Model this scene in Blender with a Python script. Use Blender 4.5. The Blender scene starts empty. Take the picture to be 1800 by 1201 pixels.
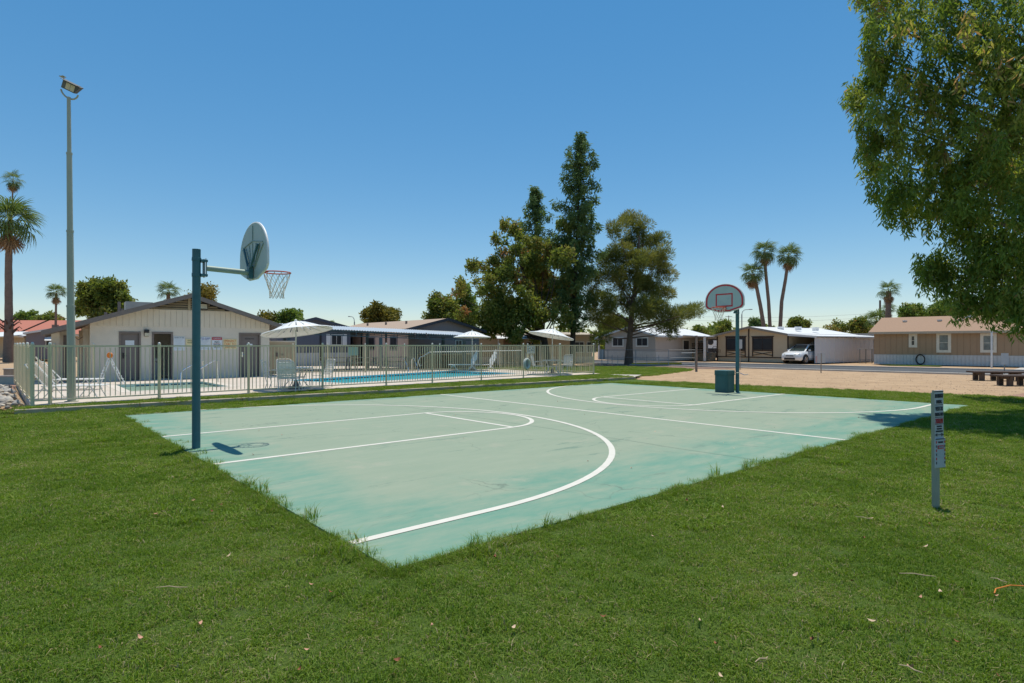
import bpy, bmesh, math, random
import numpy as np
from mathutils import Vector, Matrix, Euler
R = math.radians
random.seed(7)
SC = bpy.context.scene
COL = SC.collection
# ------------------------------------------------------------------ camera, sky, sun, exposure
F, H, HOR = 1030.0, 1.67, 606.0          # focal length in photo pixels, eye height, horizon row (photo is 1800 x 1201)
cam_d = bpy.data.cameras.new('camera')
cam = bpy.data.objects.new('camera', cam_d); COL.objects.link(cam)
cam_d.sensor_width = 36.0
cam_d.lens = 36.0 * F / 1800.0
cam_d.shift_y = (HOR - 600.5) / 1800.0
cam_d.clip_start = 0.1; cam_d.clip_end = 4000
cam.location = (0, 0, H); cam.rotation_euler = (R(90), 0, 0)
SC.camera = cam
SUN_TO = Vector((0.055, 0.185, 0.98)).normalized()
elev = math.asin(SUN_TO.z); azim = math.atan2(SUN_TO.x, SUN_TO.y)
world = bpy.data.worlds.new('World'); SC.world = world; world.use_nodes = True
wn = world.node_tree.nodes; wl = world.node_tree.links
bg = wn['Background']
sky = wn.new('ShaderNodeTexSky'); sky.sky_type = 'NISHITA'; sky.sun_disc = False
sky.sun_elevation = elev; sky.sun_rotation = azim
sky.altitude = 400; sky.air_density = 1.0; sky.dust_density = 0.0; sky.ozone_density = 3.0
hsv = wn.new('ShaderNodeHueSaturation'); hsv.inputs['Saturation'].default_value = 1.64; hsv.inputs['Hue'].default_value = 0.4965; hsv.inputs['Value'].default_value = 1.54
gam = wn.new('ShaderNodeGamma'); gam.inputs['Gamma'].default_value = 0.63
wl.new(sky.outputs[0], gam.inputs['Color']); wl.new(gam.outputs[0], hsv.inputs['Color']); wl.new(hsv.outputs[0], bg.inputs[0]); bg.inputs[1].default_value = 0.15
sun_d = bpy.data.lights.new('sun', 'SUN'); sun_d.energy = 4.6; sun_d.angle = R(0.53); sun_d.color = (1.0, 0.93, 0.80)
sun = bpy.data.objects.new('sun', sun_d); COL.objects.link(sun)
sun.rotation_euler = (-SUN_TO).to_track_quat('-Z', 'Y').to_euler()
SC.view_settings.view_transform = 'Standard'; SC.view_settings.look = 'None'
SC.view_settings.gamma = 1.0; SC.view_settings.use_curve_mapping = False
SC.view_settings.exposure = 0.0
SC.render.engine = 'CYCLES'
SC.cycles.max_bounces = 8; SC.cycles.transparent_max_bounces = 24; SC.cycles.caustics_reflective = False; SC.cycles.caustics_refractive = False

# ------------------------------------------------------------------ measuring helpers (photo measurements -> metres)
def G(px, py, z=0.0):
    d = F * (H - z) / (py - HOR)
    return Vector(((px - 900.0) / F * d, d, z))
def P(px, d, z=0.0):
    return Vector(((px - 900.0) / F * d, d, z))
def ZD(py, d):
    return H + (HOR - py) / F * d
U1 = Vector((0.7533, 0.6576)); U2 = Vector((0.6576, -0.7533)); VV = -U2
ANG1 = math.atan2(U1.y, U1.x); ANG2 = math.atan2(U2.y, U2.x)
B0 = Vector((-0.88, 4.31))
def W(u, v, z=0.0):
    q = B0 + U1 * u + VV * v
    return Vector((q.x, q.y, z))

# ------------------------------------------------------------------ materials
MATS = {}
def rgb(h):
    h = h.lstrip('#'); c = [int(h[i:i+2], 16) / 255 for i in (0, 2, 4)]
    return tuple(x / 12.92 if x < 0.04045 else ((x + 0.055) / 1.055) ** 2.4 for x in c)
def new_mat(name):
    m = bpy.data.materials.new(name); m.use_nodes = True
    nt = m.node_tree
    return m, nt, nt.nodes['Principled BSDF']
def mat(name, col, rough=0.6, metal=0.0, var=0.12, scale=6.0, bump=0.0, bscale=60.0, spec=0.4, dirt=None, coat=0):
    if name in MATS: return MATS[name]
    m, nt, b = new_mat(name)
    N, L = nt.nodes, nt.links
    geo = N.new('ShaderNodeNewGeometry')
    n = N.new('ShaderNodeTexNoise'); n.inputs['Scale'].default_value = scale; n.inputs['Detail'].default_value = 5; n.inputs['Roughness'].default_value = 0.65
    L.new(geo.outputs['Position'], n.inputs['Vector'])
    r = N.new('ShaderNodeValToRGB')
    r.color_ramp.elements[0].position = 0.25; r.color_ramp.elements[1].position = 0.75
    c0 = [max(0, x * (1 - var)) for x in col]; c1 = [min(1, x * (1 + var)) for x in col]
    if dirt: c0 = [x * (1 - 2 * var) + d * 2 * var for x, d in zip(col, dirt)]
    r.color_ramp.elements[0].color = (*c0, 1); r.color_ramp.elements[1].color = (*c1, 1)
    L.new(n.outputs[0], r.inputs[0]); L.new(r.outputs[0], b.inputs['Base Color'])
    b.inputs['Roughness'].default_value = rough; b.inputs['Metallic'].default_value = metal
    b.inputs['Specular IOR Level'].default_value = spec
    if coat: b.inputs['Coat Weight'].default_value = coat; b.inputs['Coat Roughness'].default_value = 0.08
    if bump:
        n2 = N.new('ShaderNodeTexNoise'); n2.inputs['Scale'].default_value = bscale; n2.inputs['Detail'].default_value = 3
        L.new(geo.outputs['Position'], n2.inputs['Vector'])
        bp = N.new('ShaderNodeBump'); bp.inputs['Strength'].default_value = bump; bp.inputs['Distance'].default_value = 0.02
        L.new(n2.outputs[0], bp.inputs['Height']); L.new(bp.outputs[0], b.inputs['Normal'])
    MATS[name] = m
    return m
def leaf_mat(name, cols, trans=0.35, rough=0.55, gloss=0.015):
    if name in MATS: return MATS[name]
    m, nt, b = new_mat(name)
    N, L = nt.nodes, nt.links
    a = N.new('ShaderNodeAttribute'); a.attribute_name = 'tone'
    r = N.new('ShaderNodeValToRGB')
    while len(r.color_ramp.elements) < len(cols): r.color_ramp.elements.new(0.5)
    for i, (p, c) in enumerate(cols):
        r.color_ramp.elements[i].position = p; r.color_ramp.elements[i].color = (*c, 1)
    L.new(a.outputs['Fac'], r.inputs[0])
    d = N.new('ShaderNodeBsdfDiffuse'); t = N.new('ShaderNodeBsdfTranslucent'); g = N.new('ShaderNodeBsdfGlossy')
    g.inputs['Roughness'].default_value = rough; g.inputs['Color'].default_value = (1, 1, 1, 1)
    L.new(r.outputs[0], d.inputs[0])
    hs = N.new('ShaderNodeHueSaturation'); hs.inputs['Value'].default_value = 1.25; hs.inputs['Saturation'].default_value = 1.1; hs.inputs['Hue'].default_value = 0.49
    L.new(r.outputs[0], hs.inputs['Color']); L.new(hs.outputs[0], t.inputs[0])
    m1 = N.new('ShaderNodeMixShader'); m1.inputs[0].default_value = trans
    L.new(d.outputs[0], m1.inputs[1]); L.new(t.outputs[0], m1.inputs[2])
    m2 = N.new('ShaderNodeMixShader'); m2.inputs[0].default_value = gloss
    L.new(m1.outputs[0], m2.inputs[1]); L.new(g.outputs[0], m2.inputs[2])
    L.new(m2.outputs[0], N['Material Output'].inputs['Surface'])
    N.remove(b)
    MATS[name] = m
    return m

# ------------------------------------------------------------------ mesh building
class MB:
    def __init__(s): s.v = []; s.f = []
    def add(s, vs, fs):
        o = len(s.v); s.v += [tuple(v) for v in vs]; s.f += [tuple(i + o for i in f) for f in fs]; return s
    def bb(s, x0, x1, y0, y1, z0, z1):
        return s.add([(x0,y0,z0),(x1,y0,z0),(x1,y1,z0),(x0,y1,z0),(x0,y0,z1),(x1,y0,z1),(x1,y1,z1),(x0,y1,z1)],
                     [(0,3,2,1),(4,5,6,7),(0,1,5,4),(1,2,6,5),(2,3,7,6),(3,0,4,7)])
    def bar(s, p0, p1, w, h=None, up=(0, 0, 1)):
        h = h or w; p0 = Vector(p0); p1 = Vector(p1); t = (p1 - p0).normalized(); u = Vector(up)
        if abs(t.dot(u)) > 0.98: u = Vector((0, 1, 0))
        a = t.cross(u).normalized() * w / 2; b = a.cross(t).normalized() * h / 2
        vs = [p + q for p in (p0, p1) for q in (-a - b, a - b, a + b, -a + b)]
        return s.add(vs, [(0,3,2,1),(4,5,6,7),(0,1,5,4),(1,2,6,5),(2,3,7,6),(3,0,4,7)])
    def tube(s, pts, r, n=8, cap=True, closed=False):
        pts = [Vector(p) for p in pts]; k = len(pts)
        rs = r if isinstance(r, (list, tuple)) else [r] * k
        vs = []; a = None
        for i, p in enumerate(pts):
            if closed: t = pts[(i + 1) % k] - pts[i - 1]
            else: t = pts[min(i + 1, k - 1)] - pts[max(i - 1, 0)]
            t.normalize()
            if a is None:
                u = Vector((0, 0, 1)) if abs(t.z) < 0.9 else Vector((1, 0, 0))
                a = t.cross(u).normalized()
            else:
                a = (a - t * a.dot(t)).normalized()
            b = t.cross(a)
            for j in range(n):
                th = 2 * math.pi * j / n
                vs.append(p + (a * math.cos(th) + b * math.sin(th)) * rs[i])
        fs = []
        for i in range(k if closed else k - 1):
            i2 = (i + 1) % k
            for j in range(n):
                fs.append((i*n + j, i*n + (j+1) % n, i2*n + (j+1) % n, i2*n + j))
        if cap and not closed:
            fs.append(tuple(range(n - 1, -1, -1))); fs.append(tuple(range((k-1)*n, k*n)))
        return s.add(vs, fs)
    def lathe(s, prof, n=16, c=(0, 0, 0), cap=True):
        vs = []; fs = []
        for (r, z) in prof:
            for j in range(n):
                th = 2 * math.pi * j / n
                vs.append((c[0] + r * math.cos(th), c[1] + r * math.sin(th), c[2] + z))
        for i in range(len(prof) - 1):
            for j in range(n): fs.append((i*n + j, i*n + (j+1) % n, (i+1)*n + (j+1) % n, (i+1)*n + j))
        if cap:
            fs.append(tuple(range(n - 1, -1, -1))); fs.append(tuple(range((len(prof)-1)*n, len(prof)*n)))
        return s.add(vs, fs)
    def prism(s, poly, a0, a1, plane='xz'):
        n = len(poly)
        def m(p, a): return (p[0], a, p[1]) if plane == 'xz' else ((a, p[0], p[1]) if plane == 'yz' else (p[0], p[1], a))
        vs = [m(p, a0) for p in poly] + [m(p, a1) for p in poly]
        fs = [tuple(range(n)), tuple(range(2*n - 1, n - 1, -1))] + [(i, i + n, (i+1) % n + n, (i+1) % n) for i in range(n)]
        return s.add(vs, fs)
    def quad(s, a, b, c, d): return s.add([a, b, c, d], [(0, 1, 2, 3)])
    def xf(s, M):
        s.v = [tuple(M @ Vector(v)) for v in s.v]; return s
    def mesh(s, name, m=None, smooth=False):
        me = bpy.data.meshes.new(name); me.from_pydata(s.v, [], s.f); me.validate()
        bm = bmesh.new(); bm.from_mesh(me); bmesh.ops.recalc_face_normals(bm, faces=bm.faces); bm.to_mesh(me); bm.free()
        if m: me.materials.append(m)
        if smooth:
            me.polygons.foreach_set('use_smooth', [True] * len(me.polygons))
            try: me.set_sharp_from_angle(angle=R(40))
            except Exception: pass
        return me
    def build(s, name, m=None, parent=None, smooth=False, bevel=0.0, kind=None):
        o = link(name, s.mesh(name, m, smooth), parent)
        if bevel:
            b = o.modifiers.new('bevel', 'BEVEL'); b.width = bevel; b.segments = 2; b.limit_method = 'ANGLE'
        if kind: o['kind'] = kind
        return o
def link(name, data, parent=None, loc=None, rot=None, scl=None):
    o = bpy.data.objects.new(name, data); COL.objects.link(o)
    if parent: o.parent = parent
    if loc is not None: o.location = loc
    if rot is not None: o.rotation_euler = rot
    if scl is not None: o.scale = scl
    return o
def tag(o, label, cat, group=None):
    o['label'] = label; o['category'] = cat
    if group: o['group'] = group
    return o
def thing(name, label, cat, loc=(0, 0, 0), rz=0.0, group=None):
    return tag(link(name, None, None, loc, (0, 0, rz)), label, cat, group)
def copy_thing(root, loc, rz, label, group=None):
    def rec(o, par):
        c = o.copy(); COL.objects.link(c); c.parent = par
        for ch in KIDS.get(o, []) or [x for x in o.children]: rec(ch, c)
        return c
    r = rec(root, None); r.location = loc; r.rotation_euler = (0, 0, rz); r['label'] = label
    if group: r['group'] = group
    return r
KIDS = {}
def sheet(name, pts, z, m, holes=(), kind='structure', parent=None):
    bm = bmesh.new()
    for loop in [pts] + list(holes):
        vs = [bm.verts.new((p[0], p[1], z)) for p in loop]
        for i in range(len(vs)): bm.edges.new((vs[i], vs[(i + 1) % len(vs)]))
    bmesh.ops.triangle_fill(bm, edges=bm.edges[:], use_beauty=True)
    for f in bm.faces:
        f.normal_update()
        if f.normal.z < 0: f.normal_flip()
    me = bpy.data.meshes.new(name); bm.to_mesh(me); bm.free(); me.materials.append(m)
    o = link(name, me, parent)
    if kind: o['kind'] = kind
    return o
def lettering(txt, m, parent, w, h, loc, rz=0.0, name='lettering', face=(R(90), 0)):
    """flat letters, fitted in w x h, centred on loc in the parent's frame, reading towards local -y"""
    cu = bpy.data.curves.new(name, 'FONT'); cu.body = txt; cu.align_x = 'CENTER'; cu.align_y = 'CENTER'; cu.size = 1.0; cu.extrude = 0.002; cu.resolution_u = 2
    o = bpy.data.objects.new(name, cu)
    me = bpy.data.meshes.new_from_object(o)
    bpy.data.objects.remove(o); bpy.data.curves.remove(cu)
    n = len(me.vertices); a = np.empty(n * 3); me.vertices.foreach_get('co', a); a = a.reshape(-1, 3)
    mn, mx = a.min(0), a.max(0); c = (mn + mx) / 2
    a[:, 0] = (a[:, 0] - c[0]) * w / max(1e-6, mx[0] - mn[0]); a[:, 1] = (a[:, 1] - c[1]) * h / max(1e-6, mx[1] - mn[1])
    me.vertices.foreach_set('co', a.ravel()); me.materials.clear(); me.materials.append(m); me.update()
    return link(name, me, parent, loc, (face[0], 0, rz))
def arc(c, r, a0, a1, n, ax=(1, 0, 0), ay=(0, 0, 1)):
    c = Vector(c); ax = Vector(ax); ay = Vector(ay)
    return [c + ax * r * math.cos(R(a0 + (a1 - a0) * i / n)) + ay * r * math.sin(R(a0 + (a1 - a0) * i / n)) for i in range(n + 1)]
class Facade:
    """a straight wall line between two ground points: s(px) metres along it, z(px, py) height above its base"""
    def __init__(f, a, b, z0):
        f.a = Vector((a[0], a[1])); f.b = Vector((b[0], b[1])); f.L = (f.b - f.a).length; f.dir = (f.b - f.a) / f.L; f.z0 = z0
        f.ang = math.atan2(f.dir.y, f.dir.x); f.loc = Vector((a[0], a[1], z0))
    def s(f, px):
        k = (px - 900) / F
        return (k * f.a.y - f.a.x) / (f.dir.x - k * f.dir.y)
    def d(f, px): return f.a.y + f.dir.y * f.s(px)
    def z(f, px, py): return ZD(py, f.d(px)) - f.z0
    def at(f, s, off=0.0, z=0.0):
        q = f.a + f.dir * s + Vector((-f.dir.y, f.dir.x)) * off
        return Vector((q.x, q.y, f.z0 + z))
# ------------------------------------------------------------------ ground, court, deck, pool, road
def ground_mat(name, c0, c1, c2, scale, speck, bump, rough=0.95):
    m, nt, b = new_mat(name); N, L = nt.nodes, nt.links
    geo = N.new('ShaderNodeNewGeometry')
    n1 = N.new('ShaderNodeTexNoise'); n1.inputs['Scale'].default_value = scale; n1.inputs['Detail'].default_value = 8; n1.inputs['Roughness'].default_value = 0.7
    n2 = N.new('ShaderNodeTexNoise'); n2.inputs['Scale'].default_value = speck; n2.inputs['Detail'].default_value = 4; n2.inputs['Roughness'].default_value = 0.8
    for n in (n1, n2): L.new(geo.outputs['Position'], n.inputs['Vector'])
    r = N.new('ShaderNodeValToRGB'); r.color_ramp.elements[0].position = 0.35; r.color_ramp.elements[1].position = 0.65
    r.color_ramp.elements[0].color = (*c0, 1); r.color_ramp.elements[1].color = (*c1, 1)
    L.new(n1.outputs[0], r.inputs[0])
    r2 = N.new('ShaderNodeValToRGB'); r2.color_ramp.elements[0].position = 0.56; r2.color_ramp.elements[1].position = 0.7
    r2.color_ramp.elements[0].color = (0, 0, 0, 1); r2.color_ramp.elements[1].color = (0.7, 0.7, 0.7, 1)
    L.new(n2.outputs[0], r2.inputs[0])
    mx = N.new('ShaderNodeMix'); mx.data_type = 'RGBA'; L.new(r2.outputs[0], mx.inputs[0]); L.new(r.outputs[0], mx.inputs[6]); mx.inputs[7].default_value = (*c2, 1)
    L.new(mx.outputs[2], b.inputs['Base Color']); b.inputs['Roughness'].default_value = rough; b.inputs['Specular IOR Level'].default_value = 0.2
    bp = N.new('ShaderNodeBump'); bp.inputs['Strength'].default_value = bump; bp.inputs['Distance'].default_value = 0.03
    L.new(n2.outputs[0], bp.inputs['Height']); L.new(bp.outputs[0], b.inputs['Normal'])
    MATS[name] = m
    return m
M_dirt = ground_mat('dirt', (.37, .252, .155), (.50, .355, .222), (.27, .185, .115), 0.9, 22, 1.0)
M_gravel = ground_mat('red_gravel', (.30, .17, .12), (.40, .25, .19), (.55, .43, .36), 2.0, 40, 1.0)
M_brown = ground_mat('brown_gravel', (.20, .13, .10), (.28, .19, .15), (.12, .08, .06), 2.0, 30, 1.0)
M_soil = ground_mat('lawn_soil', (.065, .115, .018), (.095, .145, .028), (.15, .14, .055), 1.2, 60, 0.8)
M_asph = ground_mat('asphalt', (.075, .08, .085), (.105, .11, .115), (.15, .15, .15), 0.5, 50, 0.3)
M_conc = ground_mat('concrete', (.42, .39, .35), (.53, .49, .44), (.35, .32, .29), 1.1, 30, 0.15, 0.85)
M_deck = ground_mat('deck_concrete', (.50, .435, .37), (.58, .51, .44), (.43, .37, .31), 0.9, 40, 0.12, 0.85)
M_kerb = ground_mat('kerb_concrete', (.36, .30, .22), (.48, .41, .31), (.26, .22, .16), 3.0, 45, 0.4, 0.9)
M_yellow = mat('yellow_paint', (.62, .42, .04), 0.7, scale=9, var=.2)

sheet('ground', [(-2500, -300), (2500, -300), (2500, 3000), (-2500, 3000)], -0.03, M_dirt)

# lawns
KA, KB = G(25, 730), G(1118, 667)
kd = (KB - KA).normalized(); kn = Vector((-kd.y, kd.x, 0))
lawn_pts = [(-34, -9), (26, -9), G(1800, 703) + Vector((6.6, -7.5, 0)), G(1752, 697.5), G(1500, 686), G(1300, 678), G(1120, 667.5) + Vector((-.1, 0.3, 0)), KA + kn * 0.05, G(0, 723), Vector((-34, 24, 0))]
sheet('lawn', lawn_pts, 0.0, M_soil)
lawn2_pts = [G(1048, 661), G(1100, 663.5), G(1150, 659), G(1190, 653.5), G(1214, 650.5), G(1206, 648.2), G(1150, 645.5), G(1060, 644.5), P(960, 46), P(760, 47), P(700, 42), P(800, 36.4), P(905, 36.4)]
sheet('far_lawn', lawn2_pts, 0.001, M_soil)
sheet('gravel_strip', [G(1062, 644.4), G(1150, 645.4), G(1206, 648), G(1300, 648.6), G(1240, 643.3), G(1060, 640.0)], -0.012, M_brown)
sheet('gravel_bed', [P(-60, 17.2), P(28, 19.5), P(27, 23.6), P(60, 25), P(-60, 33)], -0.010, M_gravel)
sheet('stone_bed_soil', [P(-60, 15.2), G(52, 721), P(52, 15.6), P(26, 22), P(-60, 18.5)], -0.006, M_dirt)
sheet('red_gravel_patch', [G(1765, 697), G(1800, 690.5), P(1960, 19.5), P(1960, 17.0), G(1800, 701)], -0.008, M_gravel)

# road, kerbs beside it
RA, RB = G(1250, 645.0), G(1800, 660.5)
rd = (RB - RA).normalized(); rn = Vector((-rd.y, rd.x, 0)); rn = rn if rn.y > 0 else -rn
def road_pt(t, w): return RA + rd * t + rn * w
RW = 7.6
sheet('road', [road_pt(-75, 0), road_pt(45, 0), road_pt(45, RW), road_pt(-75, RW)], -0.004, M_asph)
mb = MB()
def kerb_strip(t0, t1, w, wid, h):
    mbk = MB(); n = max(1, int((t1 - t0) / 6))
    for i in range(n):
        a, b = t0 + (t1 - t0) * i / n, t0 + (t1 - t0) * (i + 1) / n - 0.015
        p = [road_pt(a, w), road_pt(b, w), road_pt(b, w + wid), road_pt(a, w + wid)]
        mbk.prism([(q.x, q.y) for q in p], -0.05, h, 'xy')
    return mbk
o = kerb_strip(-75, 45, -0.5, 0.45, 0.06).build('kerb', M_conc); o['kind'] = 'structure'
o = kerb_strip(-75, 45, RW + .05, 0.4, 0.07).build('kerb', M_conc); o['kind'] = 'structure'
yk = MB(); a = G(1105, 641.2); b = G(1196, 640.4)
yk.bar((a.x, a.y, .07), (b.x, b.y, .07), .45, .14); o = yk.build('yellow_kerb', M_yellow); o['kind'] = 'structure'
sheet('driveway', [road_pt(16.6, RW + .46), road_pt(20.8, RW + .46), road_pt(20.8, RW + 9), road_pt(16.6, RW + 9)], -0.002, M_conc)

# basketball court
def court_mat():
    m, nt, b = new_mat('court_paint'); N, L = nt.nodes, nt.links
    tc = N.new('ShaderNodeTexCoord'); sp = N.new('ShaderNodeSeparateXYZ'); L.new(tc.outputs['Object'], sp.inputs[0])
    def M(op, a, bb, clamp=False):
        k = N.new('ShaderNodeMath'); k.operation = op; k.use_clamp = clamp
        for i, q in enumerate((a, bb)):
            if isinstance(q, (int, float)): k.inputs[i].default_value = q
            elif q is not None: L.new(q, k.inputs[i])
        return k.outputs[0]
    def noise(scale, det=6, rough=.65, stretch=None):
        n = N.new('ShaderNodeTexNoise'); n.inputs['Scale'].default_value = scale; n.inputs['Detail'].default_value = det; n.inputs['Roughness'].default_value = rough
        if stretch:
            mp = N.new('ShaderNodeMapping'); mp.inputs['Scale'].default_value = stretch; L.new(tc.outputs['Object'], mp.inputs[0]); L.new(mp.outputs[0], n.inputs['Vector'])
        else: L.new(tc.outputs['Object'], n.inputs['Vector'])
        return n.outputs[0]
    def ramp(x, p0, p1, c0=(0, 0, 0), c1=(1, 1, 1)):
        r = N.new('ShaderNodeValToRGB'); r.color_ramp.elements[0].position = p0; r.color_ramp.elements[1].position = p1
        r.color_ramp.elements[0].color = (*c0, 1); r.color_ramp.elements[1].color = (*c1, 1); L.new(x, r.inputs[0]); return r.outputs[0]
    def mix(fac, a, bcol):
        x = N.new('ShaderNodeMix'); x.data_type = 'RGBA'
        if isinstance(fac, float): x.inputs[0].default_value = fac
        else: L.new(fac, x.inputs[0])
        for i, q in ((6, a), (7, bcol)):
            if isinstance(q, tuple): x.inputs[i].default_value = (*q, 1)
            else: L.new(q, x.inputs[i])
        return x.outputs[2]
    u, v = sp.outputs[0], sp.outputs[1]
    e = M('MINIMUM', M('MULTIPLY', u, 1.0), M('MULTIPLY', v, 0.62))
    e = M('MINIMUM', e, M('MULTIPLY', M('SUBTRACT', 17.7, u), 1.3))
    e = M('MINIMUM', e, M('MULTIPLY', M('SUBTRACT', 12.45, v), 2.6))
    n1 = noise(0.55, 8, .7)
    e = M('ADD', e, M('MULTIPLY', M('SUBTRACT', n1, 0.5), 2.4))
    worn = ramp(M('MULTIPLY', e, 0.5), 0.30, 0.62)
    base = mix(worn, (.118, .268, .200), (.240, .300, .218))
    n2 = noise(1.6, 8, .72, (0.5, 1.6, 1))
    base = mix(ramp(n2, .38, .72), base, (.278, .326, .240))
    n3 = noise(0.9, 7, .75); base = mix(M('MULTIPLY', ramp(n3, .56, .74), 0.55), base, (.40, .36, .285))
    n4 = noise(0.8, 10, .8, (0.35, 1.5, 1)); base = mix(M('MULTIPLY', ramp(n4, .57, .63), 0.75), base, (.115, .195, .150))
    dn = N.new('ShaderNodeTexNoise'); dn.inputs['Scale'].default_value = 1.3; dn.inputs['Detail'].default_value = 6; L.new(tc.outputs['Object'], dn.inputs['Vector'])
    vm = N.new('ShaderNodeVectorMath'); vm.operation = 'MULTIPLY_ADD'; vm.inputs[1].default_value = (.9, .9, .9); L.new(dn.outputs['Color'], vm.inputs[0]); L.new(tc.outputs['Object'], vm.inputs[2])
    vo = N.new('ShaderNodeTexVoronoi'); vo.feature = 'DISTANCE_TO_EDGE'; vo.inputs['Scale'].default_value = 0.42; L.new(vm.outputs[0], vo.inputs['Vector'])
    crk = M('MULTIPLY', ramp(vo.outputs['Distance'], .0, .0065, (1, 1, 1), (0, 0, 0)), ramp(noise(.5, 4), .46, .60)); base = mix(M('MULTIPLY', crk, .7), base, (.10, .14, .11))
    n5 = noise(55, 3, .7); base = mix(M('MULTIPLY', ramp(n5, .35, .75), 0.22), base, (.20, .27, .21))
    n6 = noise(7, 9, .85); base = mix(M('MULTIPLY', ramp(n6, .66, .70), 0.8), base, (.11, .15, .12))
    L.new(base, b.inputs['Base Color']); b.inputs['Roughness'].default_value = 0.8; b.inputs['Specular IOR Level'].default_value = 0.3
    bp = N.new('ShaderNodeBump'); bp.inputs['Strength'].default_value = 0.25; bp.inputs['Distance'].default_value = 0.004
    L.new(n5, bp.inputs['Height']); L.new(bp.outputs[0], b.inputs['Normal'])
    return m
CL, CW = 17.65, 12.4
court = MB().bb(0, CL, 0, CW, -0.1, 0.02).build('basketball_court', court_mat())
court.location = (B0.x, B0.y, 0); court.rotation_euler = (0, 0, ANG1); court['kind'] = 'structure'
M_line = mat('line_paint', (.60, .58, .52), 0.75, var=.10, scale=5, bump=.2, bscale=70, dirt=(.45, .47, .38))
LW = 0.095
def flat_strip(pts, w, closed=False):
    mbx = MB(); n = len(pts); L_, R_ = [], []
    for i in range(n):
        a = Vector(pts[max(i - 1, 0)]); b = Vector(pts[min(i + 1, n - 1)]); t = (b - a).normalized(); nn = Vector((-t.y, t.x)) * w / 2
        p = Vector(pts[i]); L_.append((*(p + nn), 0.0)); R_.append((*(p - nn), 0.0))
    mbx.add(L_ + R_, [(i + n, i + 1 + n, i + 1, i) for i in range(n - 1)])
    return mbx
def court_line(pts, mirror=False, z=0.0235):
    if mirror: pts = [(CL - p[0], p[1]) for p in pts]
    o = flat_strip(pts, LW).build('court_line', M_line, court); o.location.z = z; return o
VC = 6.6
court_line([(8.83, 0.02), (8.83, CW - .02)])
for mir in (False, True):
    court_line([(0.02, 4.97), (5.49, 4.97)], mir); court_line([(0.02, 8.2), (5.49, 8.2)], mir)
    court_line([(5.54, 5.02), (5.54, 8.15)], mir, 0.0240)
    key = [(5.49 + 1.42 * math.sin(R(a)), 6.585 - 1.615 * math.cos(R(a))) for a in range(0, 181, 6)]
    court_line(key, mir, 0.0245)
    three = [(0.02, VC - 5.88)] + [(1.55 + 5.5 * math.sin(R(a)), VC - 5.88 * math.cos(R(a))) for a in range(0, 181, 3)] + [(0.02, VC + 5.88)]
    court_line(three, mir, 0.0250)
M_joint = mat('joint_filler', (.14, .20, .16), 0.9)
for u_ in (5.95, 11.75):
    pts = [(u_ + .02 * math.sin(i * 1.7), 0.05 + i * (CW - .1) / 24) for i in range(25)]
    o = flat_strip(pts, 0.016).build('expansion_joint', M_joint, court); o.location.z = 0.0215

# kerb wall between court lawn and pool lawn
TH = 0.16
kw = MB()
klen = (KB - KA).length
for i in range(9):
    a, b = klen * i / 9, klen * (i + 1) / 9 - 0.012
    p = [KA + kd * a, KA + kd * b, KA + kd * b + kn * TH, KA + kd * a + kn * TH]
    kw.prism([(q.x, q.y) for q in p], -0.1, 0.125, 'xy')
o = kw.build('kerb', M_kerb, bevel=0.015); o['kind'] = 'structure'

# pool deck with two basins
DZ = 0.15
FA = Vector((-12.09, 14.77)); FD = Vector((.717, .697)).normalized(); FN = Vector((-FD.y, FD.x)); FL = 22.9
def fpt(s, off=0.0, z=DZ):
    q = FA + FD * s + FN * off
    return Vector((q.x, q.y, z))
pool_pts = [G(500, 668.6, DZ), G(606, 673.6, DZ), G(912, 656.3, DZ), G(792, 651.6, DZ)]
spa_pts = [G(203, 676.5, DZ), G(230, 688, DZ), G(402, 679.5, DZ), G(356, 670.8, DZ)]
deck_pts = [fpt(-.05, -.13), fpt(9, -.14), fpt(FL + .35, -.16), fpt(FL + .4, .4), Vector((1.0, 34.0, 0)), P(885, 36.2), P(800, 36.2), P(700, 41.5), P(420, 41.5), P(330, 33), P(100, 27), Vector((-20.05, 23.7, 0))]
deck = sheet('pool_deck', deck_pts, DZ, M_deck, [pool_pts, spa_pts])
sk = MB()
n = len(deck_pts)
for i in range(n):
    a, b = deck_pts[i], deck_pts[(i + 1) % n]
    sk.quad((a.x, a.y, -.05), (b.x, b.y, -.05), (b.x, b.y, DZ), (a.x, a.y, DZ))
sk.build('deck_edge', M_conc, deck)
def inset(pts, k):
    c = sum((Vector((p.x, p.y)) for p in pts), Vector((0, 0))) / len(pts)
    out = []
    m = len(pts)
    for i in range(m):
        p0, p1, p2 = [Vector((pts[(i + j) % m].x, pts[(i + j) % m].y)) for j in (-1, 0, 1)]
        e1 = (p1 - p0).normalized(); e2 = (p2 - p1).normalized()
        n1 = Vector((-e1.y, e1.x)); n2 = Vector((-e2.y, e2.x))
        if n1.dot(c - p1) < 0: n1 = -n1
        if n2.dot(c - p1) < 0: n2 = -n2
        bis = (n1 + n2); bis = bis / max(.2, bis.dot(n1))
        q = p1 + bis * k; out.append(Vector((q.x, q.y, 0)))
    return out
M_cope = ground_mat('coping', (.54, .48, .41), (.62, .56, .49), (.46, .40, .34), 2.0, 30, 0.1, 0.8)
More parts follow.
